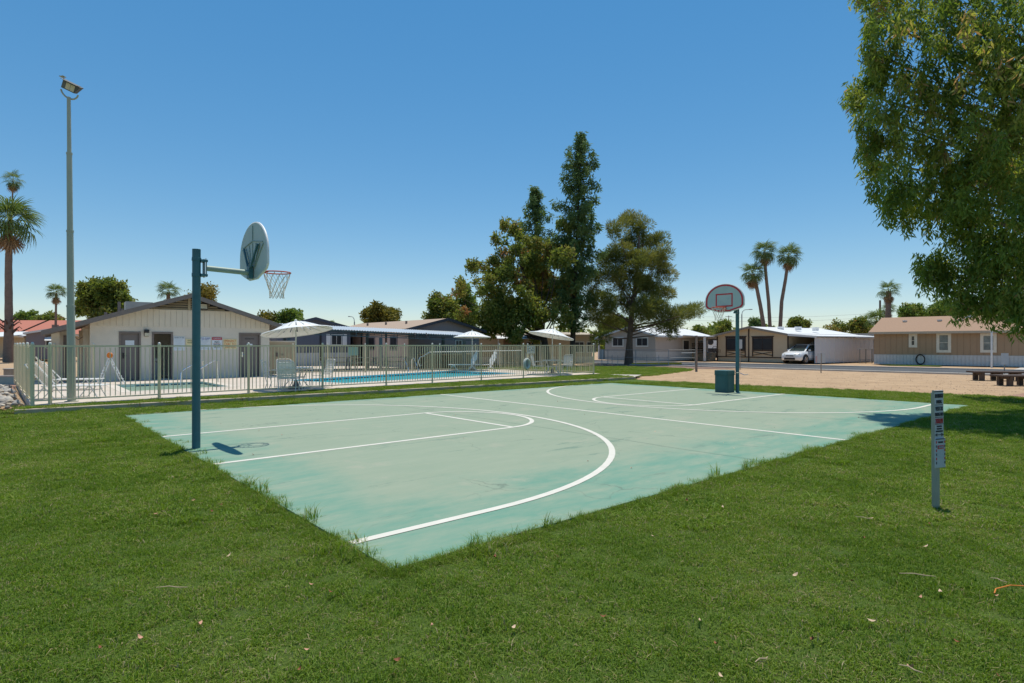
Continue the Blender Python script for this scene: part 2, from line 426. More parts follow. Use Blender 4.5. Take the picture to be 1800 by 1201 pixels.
def water_mat(name, tint, body, ior=1.33):
    m, nt, b = new_mat(name); N, L = nt.nodes, nt.links
    t = N.new('ShaderNodeBsdfTransparent'); t.inputs[0].default_value = (*tint, 1)
    g = N.new('ShaderNodeBsdfGlossy'); g.inputs['Roughness'].default_value = 0.03
    fr = N.new('ShaderNodeFresnel'); fr.inputs['IOR'].default_value = ior
    geo = N.new('ShaderNodeNewGeometry'); nz = N.new('ShaderNodeTexNoise'); nz.inputs['Scale'].default_value = 3.5; nz.inputs['Detail'].default_value = 3
    L.new(geo.outputs['Position'], nz.inputs['Vector'])
    bp = N.new('ShaderNodeBump'); bp.inputs['Strength'].default_value = 0.35; bp.inputs['Distance'].default_value = 0.05
    L.new(nz.outputs[0], bp.inputs['Height']); L.new(bp.outputs[0], g.inputs['Normal']); L.new(bp.outputs[0], fr.inputs['Normal'])
    k = N.new('ShaderNodeMath'); k.operation = 'MULTIPLY'; k.inputs[1].default_value = 0.28; L.new(fr.outputs[0], k.inputs[0])
    df = N.new('ShaderNodeBsdfDiffuse'); df.inputs[0].default_value = (*body, 1); m0 = N.new('ShaderNodeMixShader'); m0.inputs[0].default_value = .62; L.new(t.outputs[0], m0.inputs[1]); L.new(df.outputs[0], m0.inputs[2])
    mx = N.new('ShaderNodeMixShader'); L.new(k.outputs[0], mx.inputs[0]); L.new(m0.outputs[0], mx.inputs[1]); L.new(g.outputs[0], mx.inputs[2])
    L.new(mx.outputs[0], N['Material Output'].inputs['Surface']); N.remove(b)
    return m
M_tile = mat('pool_tile', (.01, .10, .18), 0.25, var=.3, scale=8)
def basin(name, pts, wall_col, tint, body, depth, level, tiles):
    M_b = mat(name + '_plaster', wall_col, 0.7, var=.06, scale=1.5)
    m_ = MB(); n = len(pts)
    low = [(p.x, p.y, DZ - depth) for p in pts]; top = [(p.x, p.y, DZ - .002) for p in pts]
    m_.add(low, [tuple(range(n))])
    for i in range(n): m_.quad(low[i], low[(i+1) % n], top[(i+1) % n], top[i])
    o = m_.build(name, M_b); o['kind'] = 'structure'
    w = sheet(name + '_water', inset(pts, 0.003), level, water_mat(name + '_water', tint, body)); 
    sheet('coping', inset(pts, -.32), DZ + .004, M_cope, [pts], None, o)
    t_ = MB()
    ins = inset(pts, 0.012)
    for i in range(n):
        a, b = ins[i], ins[(i+1) % n]; L_ = (b - a).length; e = (b - a) / L_
        k = int(L_ / tiles)
        for j in range(k):
            q0 = a + e * (j * tiles + .03); q1 = a + e * (j * tiles + tiles * .88)
            t_.quad((q0.x, q0.y, level + .004), (q1.x, q1.y, level + .004), (q1.x, q1.y, level + .05), (q0.x, q0.y, level + .05))
    o2 = t_.build('tile_band', M_tile, o); o2['kind'] = 'stuff'
    return o
basin('swimming_pool', pool_pts, (.34, .84, .92), (.62, .96, .98), (.05, .42, .50), 1.0, 0.03, 0.42)
basin('wading_pool', spa_pts, (.66, .74, .66), (.72, .90, .82), (.30, .42, .34), 0.5, 0.05, 0.60)

# strip of grass between kerb and deck
strip_pts = [KA + kn * .17, KB + kn * .17, fpt(FL + .3, -.18), fpt(9, -.16), fpt(-.16, -.15)]
sheet('strip_lawn', strip_pts, 0.112, M_soil)
sheet('path', [KB + kn * .18, G(1128, 662), G(1100, 661, .02), fpt(FL + .5, .4), fpt(FL + .35, -.35)], 0.093, M_conc)

# ------------------------------------------------------------------ grass blades
def grass_mat():
    m = leaf_mat('grass_blade', [(0.0, (.074, .146, .015)), (0.42, (.158, .258, .030)), (0.72, (.242, .325, .052)), (0.84, (.30, .27, .100)), (1.0, (.44, .37, .21))], trans=0.42, rough=0.5, gloss=0.012)
    nt = m.node_tree; N, L = nt.nodes, nt.links
    a = [x for x in N if x.type == 'ATTRIBUTE'][0]; r = [x for x in N if x.type == 'VALTORGB'][0]
    geo = N.new('ShaderNodeNewGeometry'); n = N.new('ShaderNodeTexNoise'); n.inputs['Scale'].default_value = .8; n.inputs['Detail'].default_value = 9; n.inputs['Roughness'].default_value = .75
    L.new(geo.outputs['Position'], n.inputs['Vector'])
    k = N.new('ShaderNodeMath'); k.operation = 'MULTIPLY_ADD'; k.inputs[1].default_value = 1.7; k.inputs[2].default_value = -0.84
    L.new(n.outputs[0], k.inputs[0])
    s = N.new('ShaderNodeMath'); s.operation = 'ADD'; s.use_clamp = True; L.new(a.outputs['Fac'], s.inputs[0]); L.new(k.outputs[0], s.inputs[1])
    L.new(s.outputs[0], r.inputs[0])
    return m
M_grass = grass_mat()
GRASS = bpy.data.collections.new('grass_clumps')
def clump(idx, n, rad, h0, h1, wid, lean, seed):
    rg = np.random.default_rng(seed)
    ang = rg.uniform(0, 2 * np.pi, n); rr = rad * np.sqrt(rg.uniform(0, 1, n))
    base = np.stack([rr * np.cos(ang), rr * np.sin(ang), np.full(n, -.01)], 1)
    h = rg.uniform(h0, h1, n); az = rg.uniform(0, 2 * np.pi, n); ln = np.abs(rg.normal(0, lean, n))
    d = np.stack([np.cos(az), np.sin(az), np.zeros(n)], 1)
    side = np.stack([-np.sin(az), np.cos(az), np.zeros(n)], 1); tw = rg.uniform(-1, 1, n)[:, None]
    side = side + d * tw; side /= np.linalg.norm(side, axis=1)[:, None]
    w = wid * rg.uniform(.6, 1.3, n)[:, None]
    up = np.array([[0, 0, 1.0]])
    mid = base + up * (h * .55)[:, None] + d * (h * ln * .35)[:, None]
    tip = base + up * (h * np.maximum(.25, 1 - .35 * ln))[:, None] + d * (h * ln)[:, None]
    V = np.stack([base - side * w / 2, base + side * w / 2, mid + side * w * .42, mid - side * w * .42, tip], 1).reshape(-1, 3)
    k = np.arange(n)[:, None] * 5
    me = bpy.data.meshes.new('grass_clump')
    faces = [tuple(q) for q in (k + np.array([[0, 1, 2, 3]])).tolist()] + [tuple(q) for q in (k + np.array([[3, 2, 4]])).tolist()]
    me.from_pydata(V.tolist(), [], faces)
    at = me.attributes.new('tone', 'FLOAT', 'POINT')
    tone = np.clip(rg.normal(.42, .17, n), 0, .8); dry = rg.uniform(0, 1, n) < .09; tone[dry] = rg.uniform(.85, 1.0, dry.sum())
    at.data.foreach_set('value', np.repeat(tone, 5).astype(np.float32))
    me.materials.append(M_grass)
    o = bpy.data.objects.new('grass_clump_%02d' % idx, me); GRASS.objects.link(o)
for i in range(5): clump(i, 340, .16, .016, .042, .0044, 1.0, 100 + i)
for i in range(5, 8): clump(i, 46, .10, .05, .13, .0058, .8, 100 + i)
for i in range(10, 13): clump(i, 320, .18, .026, .048, .0065, 1.6, 100 + i)
for i in range(8, 10): clump(i, 40, .07, .10, .26, .0075, .75, 100 + i)
def in_poly(px, py, poly):
    r = np.zeros(len(px), bool); n = len(poly)
    for i in range(n):
        x0, y0 = poly[i][0], poly[i][1]; x1, y1 = poly[(i+1) % n][0], poly[(i+1) % n][1]
        if y0 == y1: continue
        c = ((y0 > py) != (y1 > py)) & (px < (x1 - x0) * (py - y0) / (y1 - y0) + x0)
        r ^= c
    return r
court_poly = [W(.0, .0), W(CL, .0), W(CL, CW), W(.0, CW)]
kerb_poly = [KA - kn * .02, KB - kn * .02, KB + kn * .2, KA + kn * .2]
rg = np.random.default_rng(11)
pts_all, idx_all, scl_all, rot_all, zz_all = [], [], [], [], []
def scatter(poly, z, y0, y1, dens, s0, s1, idx, excl=()):
    xm = y1 * .98 + 2.5
    sp_ = 1 / math.sqrt(dens); gx, gy = np.meshgrid(np.arange(-xm, xm, sp_), np.arange(y0, y1, sp_)); x = gx.ravel(); y = gy.ravel(); n = len(x)
    x = x + rg.uniform(-.55, .55, n) * sp_; y = y + rg.uniform(-.55, .55, n) * sp_
    k = (np.abs(x) < y * .98 + 2.5) & in_poly(x, y, poly)
    for e in excl: k &= ~in_poly(x, y, e)
    x, y = x[k], y[k]; n = len(x)
    pts_all.append(np.stack([x, y, np.full(n, z)], 1)); idx_all.append(rg.choice(idx, n)); scl_all.append(rg.uniform(s0, s1, n))
    rot_all.append(np.stack([rg.normal(0, .08, n), rg.normal(0, .08, n), rg.uniform(0, 6.28, n)], 1))
near_court = [W(-.17, -.17), W(CL + .12, -.17), W(CL + .12, CW + .12), W(-.17, CW + .12)]
EX = (near_court, kerb_poly)
lower = list(range(5)); mids = [5, 6, 7]; talls = [8, 9]; flat_ = [10, 11, 12]
scatter(lawn_pts, 0, 1.0, 5.5, 58, .8, 1.25, lower, EX)
scatter(lawn_pts, 0, 5.5, 10, 44, .95, 1.4, lower + [10, 11], EX)
scatter(lawn_pts, 0, 10, 26, 26, 1.1, 1.6, flat_ + [0, 1], EX)
scatter(lawn_pts, 0, 1.0, 8, 4, .4, .8, mids, EX)
scatter(lawn_pts, 0, 8, 24, 2, .6, 1.1, mids, EX)
scatter(strip_pts, .112, 13, 33, 40, 1.0, 1.5, flat_)
scatter(lawn2_pts, 0, 28, 50, 12, 1.5, 2.2, flat_)
def edge_row(a, b, n, spread, s0, s1, idx, z=0.0):
    a = Vector(a); b = Vector(b); e = (b - a).normalized(); nn = Vector((-e.y, e.x, 0)); 
    t = rg.uniform(0, 1, n); o = rg.normal(0, spread, n)
    cl = np.sin(t * 37) * .5 + np.sin(t * 91 + 2) * .5
    p = np.array([[*(a + (b - a) * float(q) + nn * float(w))] for q, w in zip(t, o)]); p[:, 2] = z
    pts_all.append(p); idx_all.append(rg.choice(idx, n)); scl_all.append(rg.uniform(s0, s1, n) * (1 + .35 * cl))
    rot_all.append(np.stack([rg.normal(0, .15, n), rg.normal(0, .15, n), rg.uniform(0, 6.28, n)], 1))
edge_row(W(-.09, -.1), W(-.09, CW), 800, .035, .28, .6, mids); edge_row(W(-.1, -.09), W(CL, -.09), 1000, .035, .28, .6, mids); edge_row(W(-.03, 0), W(-.03, CW), 110, .03, .3, .7, mids); edge_row(W(0, -.03), W(CL, -.03), 140, .03, .3, .7, mids)
edge_row(W(-.1, -.1), W(-.12, CW), 110, .13, .5, 1.0, mids); edge_row(W(0, -.12), W(CL * .6, -.12), 100, .12, .5, 1.0, mids)
edge_row(W(-.075, -.08), W(-.075, CW), 420, .02, .36, .5, lower); edge_row(W(-.08, -.075), W(CL, -.075), 560, .02, .36, .5, lower); edge_row(W(-.05, -.05), W(-.05, CW), 420, .03, .35, .75, mids); edge_row(W(-.05, -.05), W(CL, -.05), 560, .03, .35, .75, mids)
edge_row(W(-.02, .4), W(-.02, 4), 9, .05, .45, .9, talls); edge_row(W(.4, -.03), W(6, -.03), 12, .05, .42, .9, talls)
edge_row(W(-.05, 4.2), W(-.05, 7), 6, .12, .5, .9, talls)
edge_row(W(CL + .08, 0), W(CL + .08, CW), 400, .04, .6, 1.1, mids); edge_row(W(0, CW + .08), W(CL, CW + .08), 500, .04, .6, 1.1, mids)
edge_row(KA - kn * .05, KB - kn * .05, 220, .04, .6, 1.0, mids)
pts = np.concatenate(pts_all); idx = np.concatenate(idx_all).astype(np.int32); scl = np.concatenate(scl_all).astype(np.float32); rot = np.concatenate(rot_all).astype(np.float32)
gm = bpy.data.meshes.new('lawn_grass'); gm.from_pydata(pts.tolist(), [], [])
a = gm.attributes.new('pick', 'INT', 'POINT'); a.data.foreach_set('value', idx)
a = gm.attributes.new('size', 'FLOAT', 'POINT'); a.data.foreach_set('value', scl)
a = gm.attributes.new('turn', 'FLOAT_VECTOR', 'POINT'); a.data.foreach_set('vector', rot.ravel())
gm.materials.append(M_grass)
grass = link('lawn_grass', gm); grass['kind'] = 'stuff'; tag(grass, 'mown green grass growing over the lawns around the court', 'grass')
ng = bpy.data.node_groups.new('grass_scatter', 'GeometryNodeTree')
ng.interface.new_socket('Geometry', in_out='INPUT', socket_type='NodeSocketGeometry'); ng.interface.new_socket('Geometry', in_out='OUTPUT', socket_type='NodeSocketGeometry')
gi = ng.nodes.new('NodeGroupInput'); go = ng.nodes.new('NodeGroupOutput'); ip = ng.nodes.new('GeometryNodeInstanceOnPoints'); ci = ng.nodes.new('GeometryNodeCollectionInfo')
ci.inputs['Collection'].default_value = GRASS; ci.inputs['Separate Children'].default_value = True; ci.inputs['Reset Children'].default_value = True
def nattr(nm, t):
    x = ng.nodes.new('GeometryNodeInputNamedAttribute'); x.data_type = t; x.inputs['Name'].default_value = nm
    return [s for s in x.outputs if s.enabled and s.name == 'Attribute'][0]
ng.links.new(gi.outputs[0], ip.inputs['Points']); ng.links.new(ci.outputs[0], ip.inputs['Instance']); ip.inputs['Pick Instance'].default_value = True
ng.links.new(nattr('pick', 'INT'), ip.inputs['Instance Index']); ng.links.new(nattr('size', 'FLOAT'), ip.inputs['Scale'])
ng.links.new(nattr('turn', 'FLOAT_VECTOR'), ip.inputs['Rotation']); ng.links.new(ip.outputs[0], go.inputs[0])
md = grass.modifiers.new('grass', 'NODES'); md.node_group = ng
# ------------------------------------------------------------------ pool house
M_stucco = mat('stucco', rgb('#d9cebf'), 0.9, var=.06, scale=2.2, bump=.25, bscale=70, dirt=(.52, .47, .43))
M_board = mat('siding_paint', rgb('#dccfbc'), 0.8, var=.05, scale=2.5)
M_trim = mat('brown_trim', rgb('#7d726c'), 0.75, var=.10, scale=4)
M_door = mat('door_paint', rgb('#7b716d'), 0.6, var=.06, scale=3)
M_louv = mat('louver_paint', rgb('#a99a80'), 0.8, var=.08, scale=4)
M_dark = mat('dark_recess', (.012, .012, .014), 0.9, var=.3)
M_white = mat('white_paint', (.72, .73, .73), 0.5, var=.05, scale=4)
M_sign = mat('sign_white', (.70, .74, .78), 0.45, var=.03, scale=4)
M_black = mat('black_paint', (.022, .022, .024), 0.5, var=.2)
M_red = mat('red_paint', (.50, .03, .04), 0.5, var=.1)
M_blue = mat('blue_paint', (.04, .05, .32), 0.5, var=.1)
M_cream = mat('cream_sign', rgb('#e8d9a8'), 0.5, var=.05)
M_orange = mat('orange_print', (.62, .13, .03), 0.5, var=.1)
M_steel = mat('polished_steel', (.70, .71, .72), 0.22, 1.0, var=.05)
M_grey = mat('grey_metal', (.30, .32, .33), 0.5, .2, var=.08)
M_glassd = mat('dark_glass', (.018, .022, .028), 0.06, var=.3, spec=.6)
M_lens = mat('lamp_lens', (.62, .56, .42), 0.3, var=.08)

ph = Facade((-17.36, 24.1), (-11.8, 28.5), DZ)
phL = ph.L; pk = 3.62; PZ = 3.66; SL = .333
def roofz(s): return PZ - abs(s - pk) * SL
hs = thing('pool_house', 'low beige gabled pool house with brown doors behind the fence', 'building', ph.loc, ph.ang)
d1 = (ph.s(209), ph.s(247.5)); d2 = (ph.s(267), ph.s(304)); d3 = (ph.s(420), ph.s(458))
DT = 2.08
w = MB(); x = 0.0
for (a, b) in (d1, d2, d3):
    w.bb(x, a, 0, .16, 0, DT); x = b
w.bb(x, phL, 0, .16, 0, DT)
w.prism([(0, DT), (phL, DT), (phL, roofz(phL)), (pk, PZ), (0, roofz(0))], 0, .16)
w.bb(0, .16, .16, 8.5, 0, roofz(0)); w.bb(phL - .16, phL, .16, 8.5, 0, roofz(phL)); w.bb(.16, phL - .16, 8.3, 8.5, 0, 2.4)
w.build('wall', M_stucco, hs)
MB().bb(.17, phL - .17, .17, 8.29, .002, .02).build('floor', M_conc, hs)
MB().bb(.17, phL - .17, 1.9, 2.0, .02, 2.5).build('partition', M_stucco, hs)
for i, (a, b) in enumerate((d1, d2, d3)):
    fr = MB().bb(a + .002, a + .075, -.03, .14, 0, DT - .002).bb(b - .075, b - .002, -.03, .14, 0, DT - .002).bb(a + .076, b - .076, -.03, .14, DT - .09, DT - .002)
    fr.build('door_frame', M_trim, hs)
    if i != 1:
        dr = MB().bb(a + .08, b - .08, .06, .11, .02, DT - .095).build('door', M_door, hs, bevel=.004)
        hx = a + .16
        MB().bb(hx - .03, hx + .03, .03, .058, .93, 1.17).tube([(hx, .03, 1.05), (hx, -.02, 1.05), (hx + .11, -.02, 1.05)], .012, 6).build('handle', M_black if i == 0 else M_steel, dr)
        cx = (a + b) / 2
        if i == 0: MB().bb(cx - .16, cx + .16, .048, .058, 1.50, 1.70).build('notice', M_sign, dr)
        else:
            MB().bb(cx - .13, cx + .13, .048, .058, 1.46, 1.56).build('notice', M_sign, dr)
            lettering('RESTROOM', M_black, dr, .40, .07, (cx, .055, 1.80))
    else:
        MB().bb(b - .75, b - .71, .2, 1.0, .02, DT - .12).build('open_door', M_black, hs)
MB().lathe([(.12, 0), (.12, .7), (.20, .75), (.22, .88)], 14, (d2[0] + .28, 1.2, .02)).build('basin', M_white, hs)
# vertical siding boards above the plain band
bx = .02; bw = .222
while bx < phL - .05:
    b = min(bx + bw - .014, phL - .02); zb = 2.30
    za, zc = roofz(bx) - .02, roofz(b) - .02
    if bx < pk < b: za = zc = min(za, zc)
    cap = 3.06
    za, zc = min(za, cap), min(zc, cap)
    MB().prism([(bx, zb), (b, zb), (b, max(zc, zb + .05)), (bx, max(za, zb + .05))], -.022, -.001).build('siding_board', M_board, hs)
    bx += bw
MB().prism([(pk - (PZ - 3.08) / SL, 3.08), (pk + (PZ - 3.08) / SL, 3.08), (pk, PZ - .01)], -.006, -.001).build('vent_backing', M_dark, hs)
for i in range(5):
    z = 3.09 + i * .105; hw = (PZ - z - .08) / SL
    if hw < .15: continue
    MB().prism([(-.05, z), (-.008, z + .06), (-.008, z + .075), (-.05, z + .015)], pk - hw, pk + hw, 'yz').build('louver', M_louv, hs)
MB().bb(pk - .05, pk + .05, -.065, -.052, 3.07, PZ - .04).build('king_post', M_louv, hs)
# roof slabs, fascia, rafters
for sgn, ext in ((-1, pk + 1.55), (1, phL - pk + .9)):
    e = pk + sgn * ext
    poly = [(pk, PZ + .03), (e, roofz(e) + .03), (e, roofz(e) + .10), (pk, PZ + .10)]
    MB().prism(poly, -.55, 8.9).build('roof', mat('roof_deck', rgb('#8f857b'), .9, var=.1, scale=3), hs)
    poly = [(pk, PZ - .07), (e + sgn * .02, roofz(e) - .07), (e + sgn * .02, roofz(e) + .125), (pk, PZ + .125)]
    MB().prism(poly, -.60, -.553).build('fascia', M_trim, hs)
for i in range(9):
    y = -.3 + i * 1.0
    for a, b in ((phL + .02, phL + .85), (-1.45, -.02)):
        MB().prism([(a, roofz(a) - .10), (b, roofz(b) - .10), (b, roofz(b) + .02), (a, roofz(a) + .02)], y, y + .07).build('rafter', M_trim, hs)
# set back side bay on the west end
MB().bb(-1.25, -.98, .55, .75, 0, 2.02).build('column', M_stucco, hs); MB().bb(-.98, -.52, 1.2, 1.35, 0, 2.1).build('side_wall', M_stucco, hs); MB().bb(-.2, -.003, .9, 1.05, 0, 2.2).build('side_wall', M_stucco, hs); MB().bb(-.2, -.003, 5, 5.2, 0, 2.2).build('side_wall', M_stucco, hs)
MB().bb(-.85, -.62, 1.15, 1.198, .03, 1.9).build('side_door', M_door, hs)
MB().tube([(-.5, 1.1, 1.9), (-.35, 1.0, 1.72), (-.2, .87, 1.85)], .012, 6).build('cable', M_black, hs)
for px, py, hh in ((222, 527, .55), (227, 538, .2), (196, 550, .22)):
    s = ph.s(px); MB().tube([(s, 3.2, roofz(s) + .1), (s, 3.2, roofz(s) + .1 + hh)], .06, 8).build('vent_pipe', M_trim, hs)
sx = ph.s(236); MB().bb(sx, sx + 1.1, 3.4, 4.3, roofz(sx) + .05, roofz(sx) + .6).build('cooler', mat('cooler', rgb('#aaa7a0'), .6), hs)

def wall_thing(name, label, cat, px0, px1, py0, py1, group=None, off=-.03):
    s0, s1 = ph.s(px0), ph.s(px1); d = (s0 + s1) / 2
    z0, z1 = ph.z((px0 + px1) / 2, py1), ph.z((px0 + px1) / 2, py0)
    return thing(name, label, cat, ph.at((s0 + s1) / 2, off, (z0 + z1) / 2), ph.ang, group), s1 - s0, z1 - z0
GRP = 'pool rule signs on the pool house wall'
t, a, b = wall_thing('rescue_sign', 'white first aid chart sign beside the open doorway', 'sign', 305, 324.5, 592, 616.5, GRP)
MB().bb(-a/2, a/2, 0, .025, -b/2, b/2).build('panel', M_sign, t)
lettering('SAVING A LIFE', M_black, t, a * .88, b * .08, (0, -.004, b * .42))
lm = MB()
for i in range(9): lm.bb(-a*.38, a*.38 - (i % 3) * .05, -.004, -.001, b*.28 - i * b*.08, b*.28 - i * b*.08 + .008)
lm.build('print', mat('grey_print', (.42, .46, .52), .6), t)
t, a, b = wall_thing('rules_sign', 'small cream sign half hidden behind the hoop pole', 'sign', 327, 340, 596, 609, GRP)
MB().bb(-a/2, a/2, 0, .025, -b/2, b/2).build('panel', M_cream, t); lettering('POOL\nRULES', M_black, t, a * .6, b * .5, (0, -.004, b * .15))
t, a, b = wall_thing('notice_sign', 'white notice sign headed by dark blue lettering', 'sign', 350.5, 370, 592.5, 615.5, GRP)
MB().bb(-a/2, a/2, 0, .025, -b/2, b/2).build('panel', M_sign, t); lettering('POOL RULES', M_blue, t, a * .9, b * .11, (0, -.004, b * .40)); lettering('POOL CAPACITY', M_blue, t, a * .65, b * .06, (0, -.004, b * .29))
lm = MB()
for i in range(10): lm.bb(-a*.40, a*.40 - (i % 4) * .04, -.004, -.001, b*.18 - i * b*.065, b*.18 - i * b*.065 + .008)
lm.build('print', MATS['grey_print'], t)
t, a, b = wall_thing('warning_sign', 'white warning sign with a red header band', 'sign', 372.5, 390, 593, 615, GRP)
MB().bb(-a/2, a/2, 0, .025, -b/2, b/2).build('panel', M_sign, t); MB().bb(-a/2 + .003, a/2 - .003, -.006, -.001, b*.28, b*.5 - .003).build('header', M_red, t)
lettering('WARNING', M_sign, t, a * .78, b * .12, (0, -.010, b * .39)); lettering('NO', M_black, t, a * .46, b * .18, (0, -.004, b * .12)); lettering('LIFEGUARD\nON DUTY', M_black, t, a * .7, b * .3, (0, -.004, -b * .2))
MB().bb(-a*.38, a*.38, -.004, -.001, -b*.01, b*.01).build('print', M_red, t)
t, a, b = wall_thing('emergency_sign', 'cream emergency dial 911 sign with orange letters', 'sign', 393, 416, 596, 613.5, GRP)
MB().bb(-a/2, a/2, 0, .025, -b/2, b/2).build('panel', M_cream, t); lettering('EMERGENCY', M_orange, t, a * .9, b * .24, (0, -.004, b * .30)); lettering('DIAL 911', M_orange, t, a * .86, b * .30, (0, -.004, -b * .02)); lettering('NEAREST PHONE', M_orange, t, a * .8, b * .12, (0, -.004, -b * .33))
t, a, b = wall_thing('wall_lamp', 'black box wall lamp between the two brown doorways', 'lamp', 253, 261.5, 579.5, 591.5, None, -.16)
MB().bb(-a/2, a/2, 0, .158, b*.0, b/2).build('housing', M_black, t, bevel=.01); MB().bb(-a*.4, a*.4, .01, .15, -b*.45, -.002).build('lens', M_lens, t)
MB().bb(-a*.5, a*.5, .151, .159, -b*.5, b*.5).build('back_plate', M_black, t)
t, a, b = wall_thing('floodlight', 'square floodlight under the pool house gable vent', 'lamp', 349, 363, 534, 544.5, None, -.26)
t.rotation_euler = (R(-20), 0, ph.ang)
MB().bb(-a/2, a/2, 0, .10, -b/2, b/2).build('housing', M_black, t, bevel=.008); MB().bb(-a*.42, a*.42, -.006, -.001, -b*.4, b*.4).build('lens', M_lens, t)
MB().tube([(0, .1, 0), (0, .3, .02)], .03, 8).build('bracket', M_black, t)

t = thing('screen_wall', 'beige block screen wall beside the pool house corner', 'wall', P(474, 30.2, DZ), R(25))
MB().bb(0, 1.25, 0, .15, 0, 1.65).build('wall', mat('beige_block', rgb('#c0b096'), .9, var=.06, scale=3, bump=.2), t); MB().bb(-.02, 1.27, -.02, .17, 1.65, 1.72).build('cap', M_stucco, t)
MB().bb(.3, .42, -.06, -.002, .9, 1.1).bb(.55, .65, -.05, -.002, .95, 1.05).build('outlet_box', M_trim, t)

# ------------------------------------------------------------------ pool fences
M_fence = mat('fence_paint', rgb('#d8cba6'), 0.5, 0, var=.07, scale=3)
M_cap = mat('cap_paint', (.62, .64, .60), 0.4, var=.05)
def fence(label, posts, z0, hgt, spacing, single=True, first=True, pick_r=.0085, yaw_end=True):
    """posts: list of xy points along the fence; every picket a part of its own when single"""
    o = thing('pool_fence', label, 'fence', (posts[0].x, posts[0].y, z0))
    org = Vector((posts[0].x, posts[0].y, 0))
    def L_(p, z): return (p.x - org.x, p.y - org.y, z)
    pm = cm = km = None
    stuff = MB()
    for i, p in enumerate(posts):
        pp = link('post', POST_MESH, o, L_(p, 0)); pp.scale = (1, 1, hgt / 1.5)
        link('post_cap', CAP_MESH, pp, (0, 0, 1.5))
    for i in range(len(posts) - 1):
        a, b = posts[i], posts[i + 1]; e = (b - a); Ln = e.length; e = e / Ln; ang = math.atan2(e.y, e.x)
        q0, q1 = a + e * .03, b - e * .03
        for z, h in ((hgt - .045, .04), (.10, .035)):
            MB().bar(L_(q0, z), L_(q1, z), .034, h).build('rail', M_fence, o)
        k = int(round(Ln / spacing))
        for j in range(1, k):
            q = a + e * (Ln * j / k)
            if single: link('picket', PICKET_MESH, o, L_(q, 0), (0, 0, ang), (1, 1, (hgt - .085) / 1.3))
            else: x, y, _ = L_(q, 0); stuff.bb(x - pick_r, x + pick_r, y - pick_r, y + pick_r, .11, hgt - .065)
    if not single: stuff.build('picket', M_fence, o, kind='stuff')
    return o
POST_MESH = MB().bb(-.03, .03, -.03, .03, -.05, 1.5).mesh('post', M_fence)
CAP_MESH = MB().lathe([(.034, 0), (.036, .02), (.030, .045), (.015, .06)], 10).mesh('post_cap', M_cap)
PICKET_MESH = MB().bb(-.0095, .0095, -.0095, .0095, .116, 1.30).mesh('picket', M_fence)
def fs(px):
    k = (px - 900) / F
    return (k * FA.y - FA.x) / (FD.x - k * FD.y)
FH = H - DZ + .005
fposts = [Vector(fpt(fs(px))[:2]) for px in (57, 88, 280, 437, 567, 679, 760, 846, 920, 985, 1043)]
fence('long grey green metal picket fence along the court side of the pool', fposts, DZ, FH, .118)
lp = [Vector((-12.09, 14.77)) + Vector((-7.9, 8.8)) * i / 5 for i in range(6)]
fence('grey green metal picket fence beside the heap of river stones', lp, DZ, FH, .125)
bp_ = [lp[-1] + (Vector((-16.95, 23.75)) - lp[-1]) * i / 2 for i in range(3)]
fence('short picket fence with a gate between the palm and the pool house', bp_, DZ, FH, .125)
rp = [Vector(P(px, d)[:2]) for px, d in ((515, 30.4), (576, 31.2), (642, 32.2), (711, 33.2), (773, 34.2), (836, 35.2), (878, 35.7))] + [Vector((.9, 33.4)), Vector((2.6, 32.1)), fposts[-1] + Vector((.03, .03))]
fence('picket fence on the far side of the blue swimming pool', rp, DZ, FH, .13, single=False)

